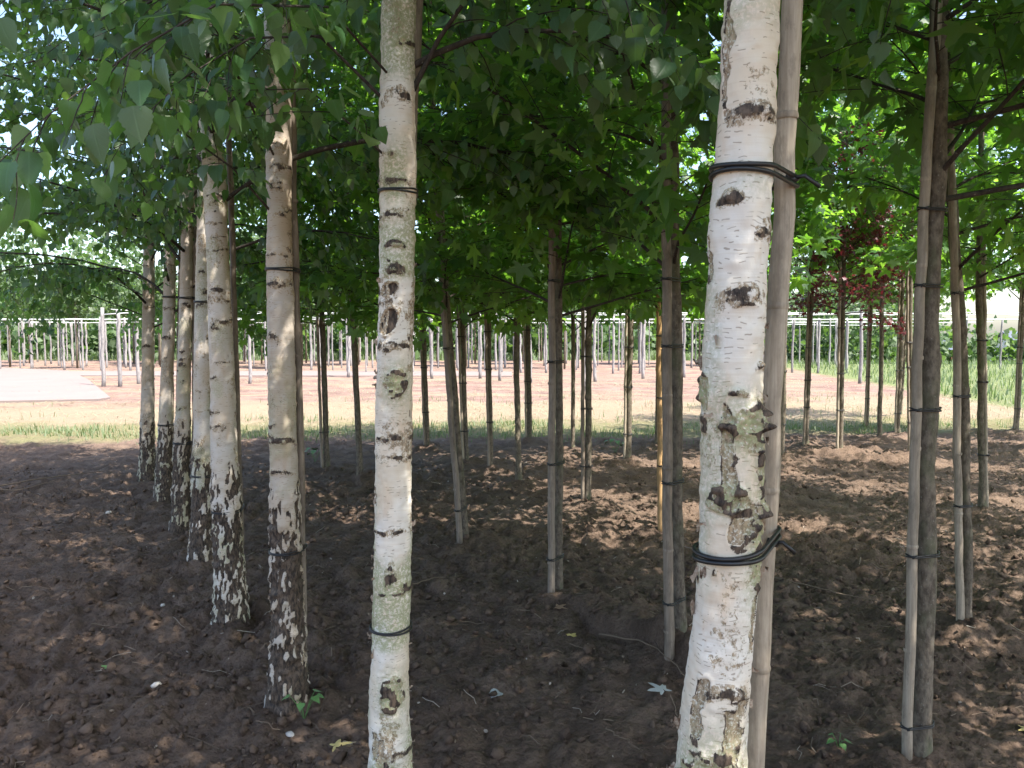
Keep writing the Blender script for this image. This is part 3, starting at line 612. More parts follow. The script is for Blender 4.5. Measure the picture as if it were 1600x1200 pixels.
BIRCHES = [
 dict(label='nearest white birch on the right, thick papery trunk with dark eye-shaped scars', base=(.35,1.36),
      pts=[(.35,0),(.358,.5),(.364,.71),(.368,.83),(.383,.95),(.394,1.18),(.390,1.37),(.392,1.55),(.403,1.75),(.414,2.08),(.43,2.6)],
      rad=[(-.12,.085),(.25,.073),(.5,.066),(.71,.062),(.83,.0605),(.95,.0555),(1.18,.0535),(1.37,.0535),(1.55,.0515),(1.75,.0480),(2.08,.0447),(2.9,.041)],
      rough=.60, seed=41, dz=.0034, na=110, mat='bark_white', bands=5, alg=.45, tan=.42, ramt=.9,
      scars=[(1.858,.1,.046,.016,'eye'),(1.715,-.5,.028,.012,'eye'),(1.66,.75,.026,.018,'eye'),(1.553,.0,.044,.015,'eye'),(1.535,.12,.018,.004,'eye'),
             (2.075,.0,.034,.012,'eye'),(1.385,-1.35,.022,.035,'moss'),(1.325,.30,.046,.045,'moss'),(1.27,-.35,.013,.085,'peel'),(1.25,.85,.016,.10,'moss'),(1.385,-.1,.016,.006,'eye'),
             (1.155,.05,.020,.055,'peel'),(1.20,-.50,.042,.026,'moss'),(1.10,.80,.022,.09,'moss'),(.98,.85,.011,.085,'peel'),(.86,.15,.046,.014,'eye'),
             (.77,.35,.022,.08,'peel'),(.82,-.75,.014,.05,'peel'),(.68,-.3,.08,.085,'moss'),(.66,.7,.05,.07,'moss'),(1.07,-.7,.004,.006,'eye'),(1.43,.72,.012,.006,'eye'),(1.95,-1.2,.010,.09,'peel'),(1.63,-1.5,.012,.05,'peel')],
      z0=2.25, nb=22, more=2, L0=1.45, lp=300, curls=(26,.5,1.5,.022), extra=[]),
 dict(label='white birch left of centre with two brown open wounds below a black tie', base=(-.37,2.17),
      pts=[(-.37,0),(-.358,.24),(-.356,.43),(-.345,.81),(-.334,1.36),(-.317,1.9),(-.312,2.42),(-.30,2.9)],
      rad=[(-.12,.080),(.1,.068),(.24,.062),(.43,.0565),(.81,.0525),(1.36,.0505),(1.9,.0488),(2.42,.0466),(2.9,.043)],
      rough=.13, seed=52, dz=.0042, na=88, mat='bark_white', bands=19, alg=.85, tan=.64, ramt=.85,
      scars=[(2.145,.1,.040,.020,'eye'),(1.985,-.2,.026,.012,'eye'),(1.825,-.2,.034,.012,'eye'),(1.745,0,.028,.010,'eye'),(1.675,.15,.045,.016,'eye'),(1.622,-.25,.026,.018,'wound'),(1.53,-.25,.026,.036,'wound'),
             (1.468,.15,.05,.012,'eye'),(1.36,.3,.04,.05,'moss'),(1.045,-1.1,.015,.03,'peel'),(.83,.1,.018,.03,'eye'),(.34,-.55,.01,.05,'peel'),(.31,-.2,.012,.05,'peel'),(.2,-.2,.02,.06,'peel'),(.47,.3,.04,.06,'moss')],
      z0=2.15, nb=24, more=2, bias=(-.8,.2,.25), L0=1.5, lp=300, curls=(34,.15,1.7,.018),
      extra=[([(-.33,2.17,2.2),(-.42,1.8,2.24),(-.56,1.5,2.12),(-.66,1.36,1.98),(-.76,1.28,1.85),(-.87,1.22,1.70)],.0038,17,.18),
             ([(-.33,2.17,2.12),(-.5,2.05,2.27),(-.64,1.93,2.22),(-.76,1.84,2.1),(-.84,1.8,2.0)],.005,9,.22),
             ([(-.30,2.17,2.12),(-.20,2.15,2.3),(-.02,2.05,2.5),(.14,1.95,2.46),(.28,1.88,2.3)],.009,12,.3),
             ([(-.32,2.17,1.96),(-.40,2.1,2.03),(-.52,2.0,2.12),(-.7,1.95,2.1)],.004,6,.2)]),
 dict(label='birch with a brownish trunk and blackened furrowed base, a leafy sprout at its foot', base=(-.89,2.97),
      pts=[(-.892,0),(-.886,.3),(-.889,.81),(-.890,1.31),(-.891,1.81),(-.884,2.41),(-.885,2.76),(-.885,3.2)],
      rad=[(-.12,.085),(.0,.074),(.3,.0655),(.81,.053),(1.31,.0510),(1.81,.0475),(2.41,.046),(2.9,.044)],
      rough=.86, seed=63, dz=.0058, na=72, mat='bark_dull', bands=14, alg=.35, tan=.55, ramt=1.06,
      scars=[(2.21,.0,.035,.02,'eye'),(1.96,.3,.025,.012,'eye'),(1.7,0,.04,.02,'eye'),(1.5,-.5,.03,.015,'eye'),(1.1,.2,.06,.012,'eye'),(.98,-.1,.05,.010,'eye')],
      z0=2.1, nb=24, more=2, L0=1.5, lp=300, curls=(24,.4,1.9,.018),
      extra=[([(-.89,2.97,2.15),(-.93,2.4,2.5),(-.98,1.9,2.55),(-1.02,1.55,2.3),(-1.05,1.4,2.05),(-1.06,1.32,1.85)],.005,20,.22),
             ([(-.9,2.97,1.95),(-1.0,2.8,2.1),(-1.2,2.6,2.25),(-1.35,2.45,2.2)],.005,8,.3)]),
 dict(label='fourth birch of the row, grey white trunk whose rough dark foot spreads widely', base=(-1.42,3.81),
      pts=[(-1.422,0),(-1.428,.29),(-1.436,.78),(-1.441,1.26),(-1.449,2.11),(-1.468,2.63),(-1.474,3.12)],
      rad=[(-.12,.092),(.0,.083),(.29,.074),(.78,.064),(1.26,.058),(2.11,.053),(2.63,.048),(2.9,.046)],
      rough=.82, seed=74, dz=.0072, na=64, mat='bark_cream', bands=13, alg=.5, tan=.5, ramt=.97,
      scars=[(2.5,.3,.04,.02,'eye'),(2.16,.5,.04,.025,'eye'),(1.72,.2,.04,.02,'eye'),(1.55,-.2,.03,.02,'eye')],
      z0=2.05, nb=26, more=3, L0=1.5, lp=300, curls=(20,.3,1.9,.018),
      extra=[([(-1.42,3.81,2.5),(-1.2,3.6,2.75),(-1.0,3.4,2.85)],.009,6,.3)]),
 dict(label='fifth birch of the row, cream trunk half hidden behind the wide-footed birch', base=(-1.99,4.86),
      pts=[(-1.993,0),(-1.955,1.2),(-1.927,2.0),(-1.899,2.79)], rad=[(-.12,.088),(0,.080),(.4,.068),(1.2,.058),(2.0,.053),(2.9,.047)],
      rough=.72, seed=85, dz=.0095, na=54, mat='bark_cream', bands=10, alg=.5, tan=.6, ramt=1.0, scars=[(1.7,0,.04,.02,'eye'),(1.9,.1,.04,.02,'eye')],
      z0=1.95, nb=26, L0=1.55, lp=200, curls=(10,.3,1.5,.02), extra=[]),
 dict(label='sixth birch of the row, thin pinkish trunk with a stake close on its right', base=(-2.55,5.83),
      pts=[(-2.553,0),(-2.525,.65),(-2.470,1.62),(-2.404,3.05),(-2.37,3.9)], rad=[(-.12,.082),(0,.072),(.4,.060),(1.2,.050),(2.0,.047),(2.9,.043)],
      rough=.76, seed=96, dz=.011, na=46, mat='bark_dull', bands=10, alg=.5, tan=.6, ramt=1.0, scars=[(1.3,0,.04,.02,'eye'),(1.75,.3,.04,.02,'eye')],
      z0=1.8, nb=32, L0=1.75, bias=(-1,-.2,.25), lp=150, curls=(8,.3,1.5,.02), extra=[]),
 dict(label='seventh birch of the row, pale trunk with dark diamond-cracked foot', base=(-3.14,6.86),
      pts=[(-3.145,0),(-3.026,2.21),(-2.961,3.32)], rad=[(-.12,.095),(0,.085),(.4,.068),(1.2,.054),(2.0,.05),(2.9,.045)],
      rough=.74, seed=107, dz=.012, na=42, mat='bark_dull', bands=9, alg=.5, tan=.6, ramt=1.0, scars=[(1.5,0,.05,.02,'eye')],
      z0=1.65, nb=34, L0=1.9, bias=(-1,-.2,.3), lp=150, curls=(6,.3,1.5,.02), extra=[]),
 dict(label='farthest and leftmost birch of the row with leafy shoots hanging beside it', base=(-3.72,7.76),
      pts=[(-3.725,0),(-3.637,2.3),(-3.581,3.56)], rad=[(-.12,.092),(0,.08),(.4,.068),(1.2,.058),(2.0,.055),(2.9,.05)],
      rough=.7, seed=118, dz=.013, na=40, mat='bark_dull', bands=9, alg=.5, tan=.6, ramt=1.0, scars=[(1.4,0,.05,.02,'eye')],
      z0=1.5, nb=38, L0=2.0, bias=(-1,-.2,.3), lp=150, curls=(6,.3,1.5,.02),
      extra=[([(-3.7,7.76,2.9),(-4.6,7.6,3.3),(-5.5,7.5,3.3),(-6.3,7.4,2.9)],.006,18,.6),([(-3.7,7.76,2.4),(-4.3,7.0,2.7),(-4.9,6.4,2.6),(-5.3,6.0,2.2)],.006,16,.55),([(-3.7,7.76,1.9),(-4.4,8.2,2.2),(-5.3,8.6,2.1),(-5.9,8.8,1.8)],.006,16,.55),([(-3.7,7.76,1.7),(-4.5,7.2,2.1),(-5.2,6.9,2.1),(-5.7,6.7,1.8)],.006,14,.5),([(-3.7,7.76,2.2),(-4.5,7.6,2.7),(-5.4,7.4,2.8),(-6.1,7.3,2.5)],.006,16,.55),([(-3.7,7.76,2.6),(-4.4,8.3,3.0),(-5.2,8.8,3.0),(-6.0,9.2,2.6)],.006,16,.6),([(-3.7,7.76,1.9),(-4.0,7.4,2.1),(-4.2,7.2,1.95),(-4.3,7.1,1.65)],.006,9,.42),
             ([(-3.7,7.76,1.7),(-4.4,7.6,2.0),(-5.0,7.4,1.95),(-5.4,7.3,1.7)],.006,12,.5)]),
]
BIRCHES += [dict(BIRCHES[4], label='birch of the same row beside the camera, trunk out of view', base=(1.05,.52), pts=[(1.05,0),(1.08,3)], seed=131, dz=.03, na=24, more=-6, rough=.5, lp=100, z0=2.2, extra=[]),
            dict(BIRCHES[4], label='birch of the same row behind the camera, trunk out of view', base=(1.72,-.32), pts=[(1.72,0),(1.75,3)], seed=142, dz=.03, na=24, more=-6, rough=.5, lp=0, z0=2.2, extra=[])]
BIRCH_AX = []
for T in BIRCHES:
    b = T['base']; root = empty('birch_tree', (b[0], b[1], float(G(b[0], b[1], False))))
    tag(root, T['label'], 'tree', 'birches of the diagonal row')
    me, ax, rf, surf = birch_trunk(b, T['pts'], T['rad'], T['rough'], T['seed'], T['dz'], T['na'], T['scars'], M[T['mat']], bands=T['bands'], rough_amt=T['ramt'], alg_amt=T['alg'], tan_amt=T['tan'])
    obj('trunk', me, root); BIRCH_AX.append((b, ax, rf, root))
    nc, c0, c1, cs = T['curls']; bark_curls(root, surf, T['seed'], nc, c0, c1, cs, M['curl'])
    ex = [([(p[0]-b[0], p[1]-b[1], p[2]) for p in path], r0, n_, tl) for path, r0, n_, tl in T['extra']]
    brs, lv_ = crown_data('b', ax, T['z0'], 6.3, T['nb']+T.get('more', 8), T['L0'], T['seed'], ex, ntw=19, tl=.5, bias=T.get('bias'))
    crown_objects(root, 'b', brs, lv_, T['lp'], (M['birch_leaf'], M['twig']), root.location)

# ------------------------------------------------------------------ stakes and ties
def hull_loop(c1, r1, c2, r2, n=28):
    th = np.arange(32)/32*2*math.pi
    P = np.vstack([np.stack([c1[0]+r1*np.cos(th), c1[1]+r1*np.sin(th)], -1), np.stack([c2[0]+r2*np.cos(th), c2[1]+r2*np.sin(th)], -1)])
    P = P[np.lexsort((P[:, 1], P[:, 0]))]
    def half(Q):
        h = []
        for p in Q:
            while len(h) > 1 and (h[-1][0]-h[-2][0])*(p[1]-h[-2][1])-(h[-1][1]-h[-2][1])*(p[0]-h[-2][0]) <= 0: h.pop()
            h.append(p)
        return h[:-1]
    return np.array(half(P)+half(P[::-1]))
def stake(base, pts, r, label, tree_ax=None, ties=(), mat='bamboo', group='bamboo stakes', nodes=True, tie_r=.0028, wraps=2, Ysl=0.0, seed=0, name='bamboo_stake'):
    g0 = float(G(base[0], base[1], False)); root = empty(name, (base[0], base[1], g0)); tag(root, label, 'stake', group)
    ax = interp_axis(pts); zt = pts[0][1] if pts[0][1] > pts[-1][1] else pts[-1][1]
    rr = np.random.default_rng(seed)
    zs = np.unique(np.concatenate([np.linspace(-.08, zt, 26)]))
    ys = base[1]+Ysl*zs
    P = np.stack([ax(zs)-base[0], ys-base[1], zs], -1); P[:, :2] += .002*rr.normal(size=(len(zs), 2))
    mb = MB(); mb.tube(P, r*(1-.04*zs), 14); obj('pole', mb.mesh('pole', M[mat]), root)
    if nodes:
        z = rr.uniform(.1, .35)
        while z < zt-.05:
            p = np.array([float(ax(z))-base[0], Ysl*z, 0]); mb = MB()
            q = np.array([[0, 0, z-.006], [0, 0, z-.002], [0, 0, z+.002], [0, 0, z+.006]])+p
            mb.tube(q, np.array([1.0, 1.055, 1.055, 1.0])*r*(1-.04*z)+.0006, 14, False); obj('node_ring', mb.mesh('node_ring', M[mat]), root); z += rr.uniform(.26, .36)
    if tree_ax:
        tb, tax, trf = tree_ax
        for (z, tilt, tail) in ties:
            mb = MB(); a = tax(z); c1 = (tb[0]+a[0]-base[0], tb[1]+a[1]-base[1]); c2 = (float(ax(z))-base[0], Ysl*z)
            for w in range(wraps):
                L = hull_loop(c1, trf(z)+tie_r+.003, c2, r+tie_r); L = np.vstack([L, L[:1]])
                s = np.linspace(0, 1, len(L)); zz = z+(w-.5*(wraps-1))*tie_r*2.6+tilt*(L[:, 0]-c1[0])+.0022*np.sin(s*12.5+w*2)
                mb.tube(np.column_stack([L, zz]), tie_r, 6, False)
            k = np.array([c2[0], c2[1]-r-.004, z]); s = 1 if c2[0] > c1[0] else -1
            mb.tube(np.array([k+[-s*.006, 0, .004], k+[s*.006, -.004, 0], k+[s*.012, -.002, -.002]]), tie_r*1.6, 6)
            if tail: mb.tube(np.array([k, k+[s*tail*.5, -.012, .004], k+[s*tail, -.02, -.35*tail]]), tie_r, 5)
            obj('tie', mb.mesh('tie', M['tie']), root)
    return root
def bx(i): return (BIRCH_AX[i][0], BIRCH_AX[i][1], BIRCH_AX[i][2])
stake((.455,1.44), [(.453,0),(.478,.94),(.502,1.76),(.532,2.9)], .0205, 'thick weathered stake tied to the nearest white birch', bx(0),
      [(1.768,-.02,.05),(1.098,.12,.04)], 'bamboo', 'stakes of the birch row', tie_r=.0042, wraps=2, seed=1)
stake((-.345,2.27), [(-.355,0),(-.348,.6),(-.30,1.91),(-.268,2.45),(-.24,2.9)], .016, 'dark stake behind the birch with two brown wounds', bx(1), [(1.893,0,0),(.655,.03,0)], 'bamboo_brown', 'stakes of the birch row', tie_r=.0026, wraps=2, seed=2)
stake((-.842,3.03), [(-.842,0),(-.842,.5),(-.842,1.04),(-.850,1.83),(-.848,2.84)], .0165, 'brown stake tied to the birch with the sprout at its foot', bx(2), [(1.755,0,.0),(.66,.05,.02)], 'bamboo_brown', 'stakes of the birch row', tie_r=.0030, wraps=2, seed=3)
stake((-1.40,3.92), [(-1.40,0),(-1.42,2.8)], .016, 'stake mostly hidden behind the wide-footed birch', bx(3), [(.62,.02,0)], 'bamboo_brown', 'stakes of the birch row', tie_r=.003, wraps=2, seed=4)
stake((-1.96,4.95), [(-1.96,0),(-1.91,2.8)], .016, 'stake hidden behind the fifth birch of the row', bx(4), [(.62,0,0),(1.72,0,0)], 'bamboo_brown', 'stakes of the birch row', tie_r=.0035, wraps=2, seed=5)
stake((-2.455,5.85), [(-2.455,0),(-2.38,2.6),(-2.36,3)], .020, 'greyish stake against the right side of the sixth birch', bx(5), [(.70,0,.02),(1.80,0,0)], 'bamboo_brown', 'stakes of the birch row', tie_r=.004, wraps=2, seed=6)
stake((-3.045,6.90), [(-3.045,0),(-2.955,2.22),(-2.93,2.9)], .018, 'dark stake against the right side of the seventh birch', bx(6), [(.72,0,0),(1.86,0,0)], 'bamboo_brown', 'stakes of the birch row', tie_r=.004, wraps=2, seed=7)

# ------------------------------------------------------------------ sweetgums
def gum_trunk(base, pts, r, seed, H, na=12, knobs=True):
    ax = interp_axis(pts); zs = np.concatenate([np.arange(-.1, 2.6, .022), np.linspace(2.6, H, 24)])
    th = np.arange(na)/na*2*math.pi; A, Z = np.meshgrid(th, zs)
    rz = np.where(Z < 2.2, r*(1.06-.06*Z/2.2), r*np.clip(1-(Z-2.2)/(H-2.2)*.9, .1, 1))
    rz = rz + .5*r*np.exp(-np.clip(Z, 0, 9)/.06)
    q = seed*5.1
    rz = rz*(1+.10*noise(np.cos(A)*1.2+q, np.sin(A)*1.2, Z*9, seed)+.06*noise(np.cos(A)*3+q, np.sin(A)*3, Z*40, seed+1))
    r_ = np.random.default_rng(seed)
    for _ in range(7):
        zc, ac = r_.uniform(.3, 2.2), r_.uniform(0, 6.28); da = (A-ac+math.pi) % (2*math.pi)-math.pi
        rz = rz+.28*r*np.exp(-(da/.6)**2-((Z-zc)/.018)**2)
    wob = .006*noise(zs*3.0, q, 0, seed); woby = .006*noise(zs*2.6, q+9, 0, seed)
    cx = ax(zs)-base[0]+wob; cyy = woby
    V = np.stack([cx[:, None]+rz*np.sin(A), cyy[:, None]-rz*np.cos(A), Z], -1).reshape(-1, 3)
    i = np.arange(len(zs)-1)[:, None]*na; j = np.arange(na)[None]; jn = (j+1) % na
    Q = np.stack([i+j, i+jn, i+na+jn, i+na+j], -1).reshape(-1, 4)
    return np_mesh('trunk', V, Q, M['gum_bark']), (lambda z: (float(np.interp(z, zs, cx)), float(np.interp(z, zs, cyy)))), (lambda z: r*1.08)
VAR = []
def straight(z): return (0.0, 0.0)
for v in range(6):
    brs, lv_ = crown_data('g', straight, 1.60, 5.3, 37, 1.05, 300+v, ntw=10, tl=.38)
    VAR.append((np_mesh('crown', *scatter(GL_LO[0], GL_LO[1], *leaf_arrays(lv_)), M['gum_leaf'], uv=np.tile(GL_LO[2], (len(leaf_arrays(lv_)[0]), 1))), [mb.mesh('branch', M['twig']) for mb in brs], leaf_arrays(lv_)))
RED = None
GUMS = []
def gum(base, pts, r, label, near=0, seed=0, H=5.6, z0=1.6, L0=1.05, nb=33, red=False, shift=0.0, group='sweetgums beyond the birch row', extra=(), name='sweetgum_tree', ntw=10, bias=None, cs=1.0, bare=None):
    root = empty(name, (base[0], base[1], float(G(base[0], base[1], False)))); tag(root, label, 'tree', group)
    me, ax, rf = gum_trunk(base, pts, r, seed, H, 16 if near else 10); obj('trunk', me, root); GUMS.append((base, ax, rf))
    if red:
        brs, lv_ = crown_data('g', ax, 1.66, 3.7, 40, .8, seed, ntw=13, tl=.32)
        lv_ = [(p, d, n_, s*.62) for p, d, n_, s in lv_]
        P, R, S = leaf_arrays(lv_); V, F = scatter(RL_LO[0], RL_LO[1], P, R, S)
        cr = obj('crown', np_mesh('crown', V, F, M['red_leaf'], uv=np.tile(RL_LO[2], (len(P), 1))), root); cr['kind'] = 'stuff'
        for mb in brs: obj('branch', mb.mesh('branch', M['twig']), root)
    elif near > 200:
        ex = [([(p[0]-base[0], p[1]-base[1], p[2]) for p in path], r0, n_, tl) for path, r0, n_, tl in extra]
        brs, lv_ = crown_data('g', ax, z0, H-.3, nb, L0, seed, ex, ntw=ntw, tl=.38, bias=bias, bare=bare)
        crown_objects(root, 'g', brs, lv_, near, (M['gum_leaf'], M['twig']), root.location)
    else:
        cme, bms, (P, R, S) = VAR[seed % 6]; rz = seed*1.7 % 6.28; s = cs*(.9+.25*((seed*37) % 10)/10); a = ax(2.6)
        c_, s_ = math.cos(rz), math.sin(rz); RZ = np.array([[c_, -s_, 0], [s_, c_, 0], [0, 0, 1]]); off = np.array([a[0], a[1], z0-1.6])
        if not near:
            cr = obj('crown', cme, root); cr['kind'] = 'stuff'; cr.location = off; cr.rotation_euler.z = rz; cr.scale = (s, s, 1)
        else: split_crown(root, 'g', (P*np.array([s, s, 1])) @ RZ.T + off, np.einsum('ij,njk->nik', RZ, R), S, near, M['gum_leaf'], root.location)
        for bm_ in bms:
            o = obj('branch', bm_, root); o.location = off; o.rotation_euler.z = rz; o.scale = (s, s, 1)
    return base, ax, rf
t = gum((1.36,2.48), [(1.358,.06),(1.363,.28),(1.359,.71),(1.352,.93),(1.355,1.26),(1.346,1.42),(1.348,1.59),(1.354,1.96),(1.344,2.55)], .0275, 'nearest sweetgum on the right, crooked brown trunk and big dark star leaves', 300, 401,
        z0=1.82, nb=44, L0=1.05, ntw=12, bias=(1,.1,.4), bare=(110, 228, 2.2))
stake((1.30,2.45), [(1.299,.0),(1.297,.72),(1.294,1.35),(1.300,1.95),(1.320,2.5),(1.33,2.8)], .0168, 'pale bamboo stake tied to the nearest sweetgum', t, [(.12,0,0),(.69,0,-.0),(1.165,.0,.0),(1.56,.0,.02),(1.80,0,0)], tie_r=.0024, seed=11)
t = gum((.735,3.30), [(.735,.03),(.715,.72),(.695,1.57),(.664,2.52)], .0225, 'second sweetgum of the nearest row, trunk behind its grey stake', 300, 402, z0=1.52, nb=42, ntw=12, bias=(-1,.2,.4), bare=(-75, 60, 2.4))
stake((.68,3.23), [(.678,0),(.662,.76),(.653,1.30),(.639,1.99),(.631,2.6),(.63,2.9)], .0215, 'grey square-edged stake of the second sweetgum by the earth bank', t, [(.28,0,0),(.80,0,.0),(1.38,0,0),(1.66,0,0)], 'bamboo_brown', tie_r=.0028, seed=12)
t = gum((.26,4.17), [(.258,.02),(.257,1.24),(.235,2.28),(.219,2.95)], .0205, 'third sweetgum of the nearest row at the upper end of the earth bank', 300, 403, z0=1.52, nb=42, ntw=12)
stake((.215,4.10), [(.212,0),(.212,1.91),(.218,3.04)], .0205, 'grey stake left of the third sweetgum trunk', t, [(.22,0,0),(.74,0,.0),(1.29,0,.03),(1.72,0,0)], 'bamboo_brown', tie_r=.003, seed=13)
t = gum((-.33,5.27), [(-.326,.01),(-.376,.73),(-.446,1.61),(-.47,2.04),(-.518,2.69)], .024, 'fourth sweetgum of the nearest row, leaning clearly to the left', 300, 404, z0=1.50, nb=38)
stake((-.365,5.16), [(-.351,.01),(-.403,.75),(-.459,1.61),(-.485,2.15),(-.525,2.6)], .021, 'leaning stake tied to the leftward leaning sweetgum', t, [(.25,0,0),(1.35,0,0),(1.95,0,0)], 'bamboo_brown', tie_r=.003, seed=14)
gum((-.93,6.3), [(-.93,0),(-.98,2.0)], .024, 'sweetgum hidden behind the birch with two brown wounds, only its crown showing', 0, 405)
gum((-1.48,7.44), [(-1.484,0),(-1.498,.41),(-1.538,1.65),(-1.567,2.27)], .028, 'thin dark sweetgum without stake left of the wounded birch', 120, 406, z0=1.5)
t = gum((-2.0,8.23), [(-2.001,.01),(-2.032,1.6),(-2.041,2.35)], .028, 'leftmost sweetgum trunk, just right of the brownish birch', 120, 407, z0=1.5)
stake((-2.045,8.18), [(-2.04,0),(-2.08,2.3)], .016, 'short stake at the leftmost sweetgum trunk', t, [(.4,0,0)], 'bamboo_brown', seed=15)
t = gum((2.24,3.69), [(2.232,.01),(2.188,.96),(2.146,1.52),(2.102,1.88),(2.05,2.5)], .0235, 'greenish sweetgum standing on a pale soil mound at the right edge', 300, 408, z0=1.62, nb=42, ntw=12, bias=(1,-.1,.3), bare=(115, 245, 2.35))
stake((2.175,3.66), [(2.182,.0),(2.135,.96),(2.104,1.58),(2.042,2.47)], .0185, 'straight stake left of the greenish sweetgum on its mound', t, [(.60,0,0),(1.13,0,.02),(1.62,0,.03)], tie_r=.0026, seed=16)
t = gum((1.14,5.68), [(1.143,0),(1.103,1.71)], .024, 'sweetgum whose stake is golden, behind the grey square-edged stake', 150, 409)
stake((1.09,5.58), [(1.094,.0),(1.060,1.71),(1.05,2.4)], .019, 'golden yellow bamboo stake left of centre right', t, [(.5,0,0),(1.0,0,0),(1.45,0,0)], 'bamboo_gold', seed=17)
FAR = [((.65,6.6), [(.657,.03),(.658,1.58)], .026, 'sweetgum in the middle on a lit soil hump, right of the third tied pair', 1, 'l'),
       ((.06,7.44), [(.069,0),(.043,1.04),(.062,2.02)], .028, 'sweetgum without stake just left of the third tied pair', 0, ''),
       ((-.21,8.05), [(-.217,0),(-.247,1.8)], .022, 'slim sweetgum with pale stake between leaning tree and image centre', 1, 'l'),
       ((-.51,8.51), [(-.508,0),(-.551,1.68)], .024, 'dark slim sweetgum right behind the leaning one', 1, 'l'),
       ((-1.07,9.67), [(-1.072,0),(-1.109,1.7)], .026, 'sweetgum just right of the wounded birch near the grass strip', 1, 'l'),
       ((1.34,8.81), [(1.34,0),(1.359,1.83)], .032, 'sweetgum with a mossy pale trunk and stake on a hump before the grass', 1, 'l'),
       ((.76,9.57), [(.764,0),(.755,1.7)], .024, 'small dark sweetgum between the third pair and the lit hump', 0, ''),
       ((.24,10.54), [(.239,0),(.219,1.63)], .034, 'mossy sweetgum on a pale mound at the edge of the bed, near centre', 1, 'l'),
       ((1.89,9.95), [(1.887,0),(1.882,1.87)], .022, 'thin sweetgum behind the golden stake at the bed edge', 0, ''),
       ((3.92,6.34), [(3.936,0),(3.839,1.74)], .026, 'crooked sweetgum with bright stake on its right near the right edge', 1, 'r'),
       ((2.36,6.8), [(2.363,0),(2.39,1.42)], .030, 'sweetgum partly hidden behind the stake of the nearest birch', 0, ''),
       ((3.14,8.85), [(3.14,0),(3.132,1.68)], .026, 'slender sweetgum just right of the nearest birch stake', 1, 'l'),
       ((3.73,9.67), [(3.729,0),(3.755,1.94)], .026, 'sweetgum with bright green sunlit crown in the gap right of nearest birch', 1, 'l'),
       ((5.07,10.54), [(5.075,0),(5.058,1.72)], .028, 'knotty sweetgum right of the red-leaved tree', 0, ''),
       ((5.63,12.12), [(5.626,0),(5.646,1.75)], .024, 'slim sweetgum with stake just behind the knotty one', 1, 'l'),
       ((5.69,11.27), [(5.69,0),(5.699,1.83)], .030, 'sweetgum left of the crooked trunk of the nearest sweetgum', 1, 'l'),
       ((4.76,9.08), [(4.761,0),(4.691,1.69)], .024, 'sweetgum directly behind the nearest pale bamboo stake', 1, 'l'),
       ((7.08,11.56), [(7.078,0),(7.012,1.74)], .024, 'sweetgum in the distance between the greenish one and the crooked one', 0, ''),
       ((7.45,11.27), [(7.439,0),(7.458,1.59)], .034, 'rightmost sweetgum with stake, leaning slightly right', 1, 'l'),
       ((7.02,13.81), [(7.018,0),(7.076,1.79)], .024, 'farthest sweetgum on the right, beyond the red-leaved tree', 1, 'l')]
for k, (b, p, r, lab, st, side) in enumerate(FAR):
    t = gum(b, p, r, lab, 100 if b[1] < 9 else 40, 500+k, z0={10: 2.25, 11: 2.25, 12: 2.1, 16: 2.2}.get(k, 1.44+.09*(k % 3) + (.45 if b[0] > 3.3 else 0)), cs={10: .5, 11: .55}.get(k, 1.0))
    if st:
        sx = -1 if side == 'l' else 1; sb = (b[0]+sx*(r+.019), b[1]-.012)
        stake(sb, [(sb[0]-.01*sx, 0), (sb[0]+(p[-1][0]-p[0][0])*.95, p[-1][1]), (sb[0]+(p[-1][0]-p[0][0])*1.2, 2.3)], .0165, 'stake of the ' + lab.replace('with stake', '').replace('with pale stake', 'pale tied').replace('and stake', '').replace('  ', ' ').split(',')[0], t,
              [(.3+.25*((k*7) % 5)/5, 0, .02*(k % 2)), (.8+.3*((k*3) % 7)/7, 0, 0), (1.25+.3*((k*5) % 6)/6, 0, 0)], 'bamboo' if k % 2 else 'bamboo_brown', nodes=False, tie_r=.0032, seed=600+k)
t = gum((4.04,9.37), [(4.037,0),(4.02,2.08)], .026, 'red-leaved tree with drooping dark crimson crown', 0, 455, red=True, name='red_leaved_tree', group=None)
stake((3.975,9.34), [(3.985,0),(3.96,2.3)], .018, 'stake tied to the red-leaved tree', t, [(.5,0,0),(.95,0,0),(1.5,0,0)], nodes=False, tie_r=.003, seed=655)
for k, (b, lab) in enumerate((((1.95,1.62), 'sweetgum just beyond the right edge, large leaves reaching in at the upper right'), ((2.55,.75), 'sweetgum beside the photographer, trunk out of view'),
                              ((2.85,2.85), 'sweetgum beyond the right edge next to the greenish one'), ((3.45,2.0), 'sweetgum out of view to the right of the camera'),
                              ((4.15,3.6), 'sweetgum out of view behind the right edge'), ((4.75,5.3), 'sweetgum beyond the right edge behind the crooked one with bright stake'),
                              ((6.2,6.8), 'sweetgum hidden beyond the right edge, shading the far soil'), ((7.5,8.5), 'sweetgum beyond the right edge next to the bed border'), ((9.0,10.4), 'sweetgum standing beyond the right edge in the sunlit background'))):
    gum(b, [(b[0], 0), (b[0]-.03, 2)], .026, lab, 0, 700+k, z0=2.5 if k < 3 else 1.7)
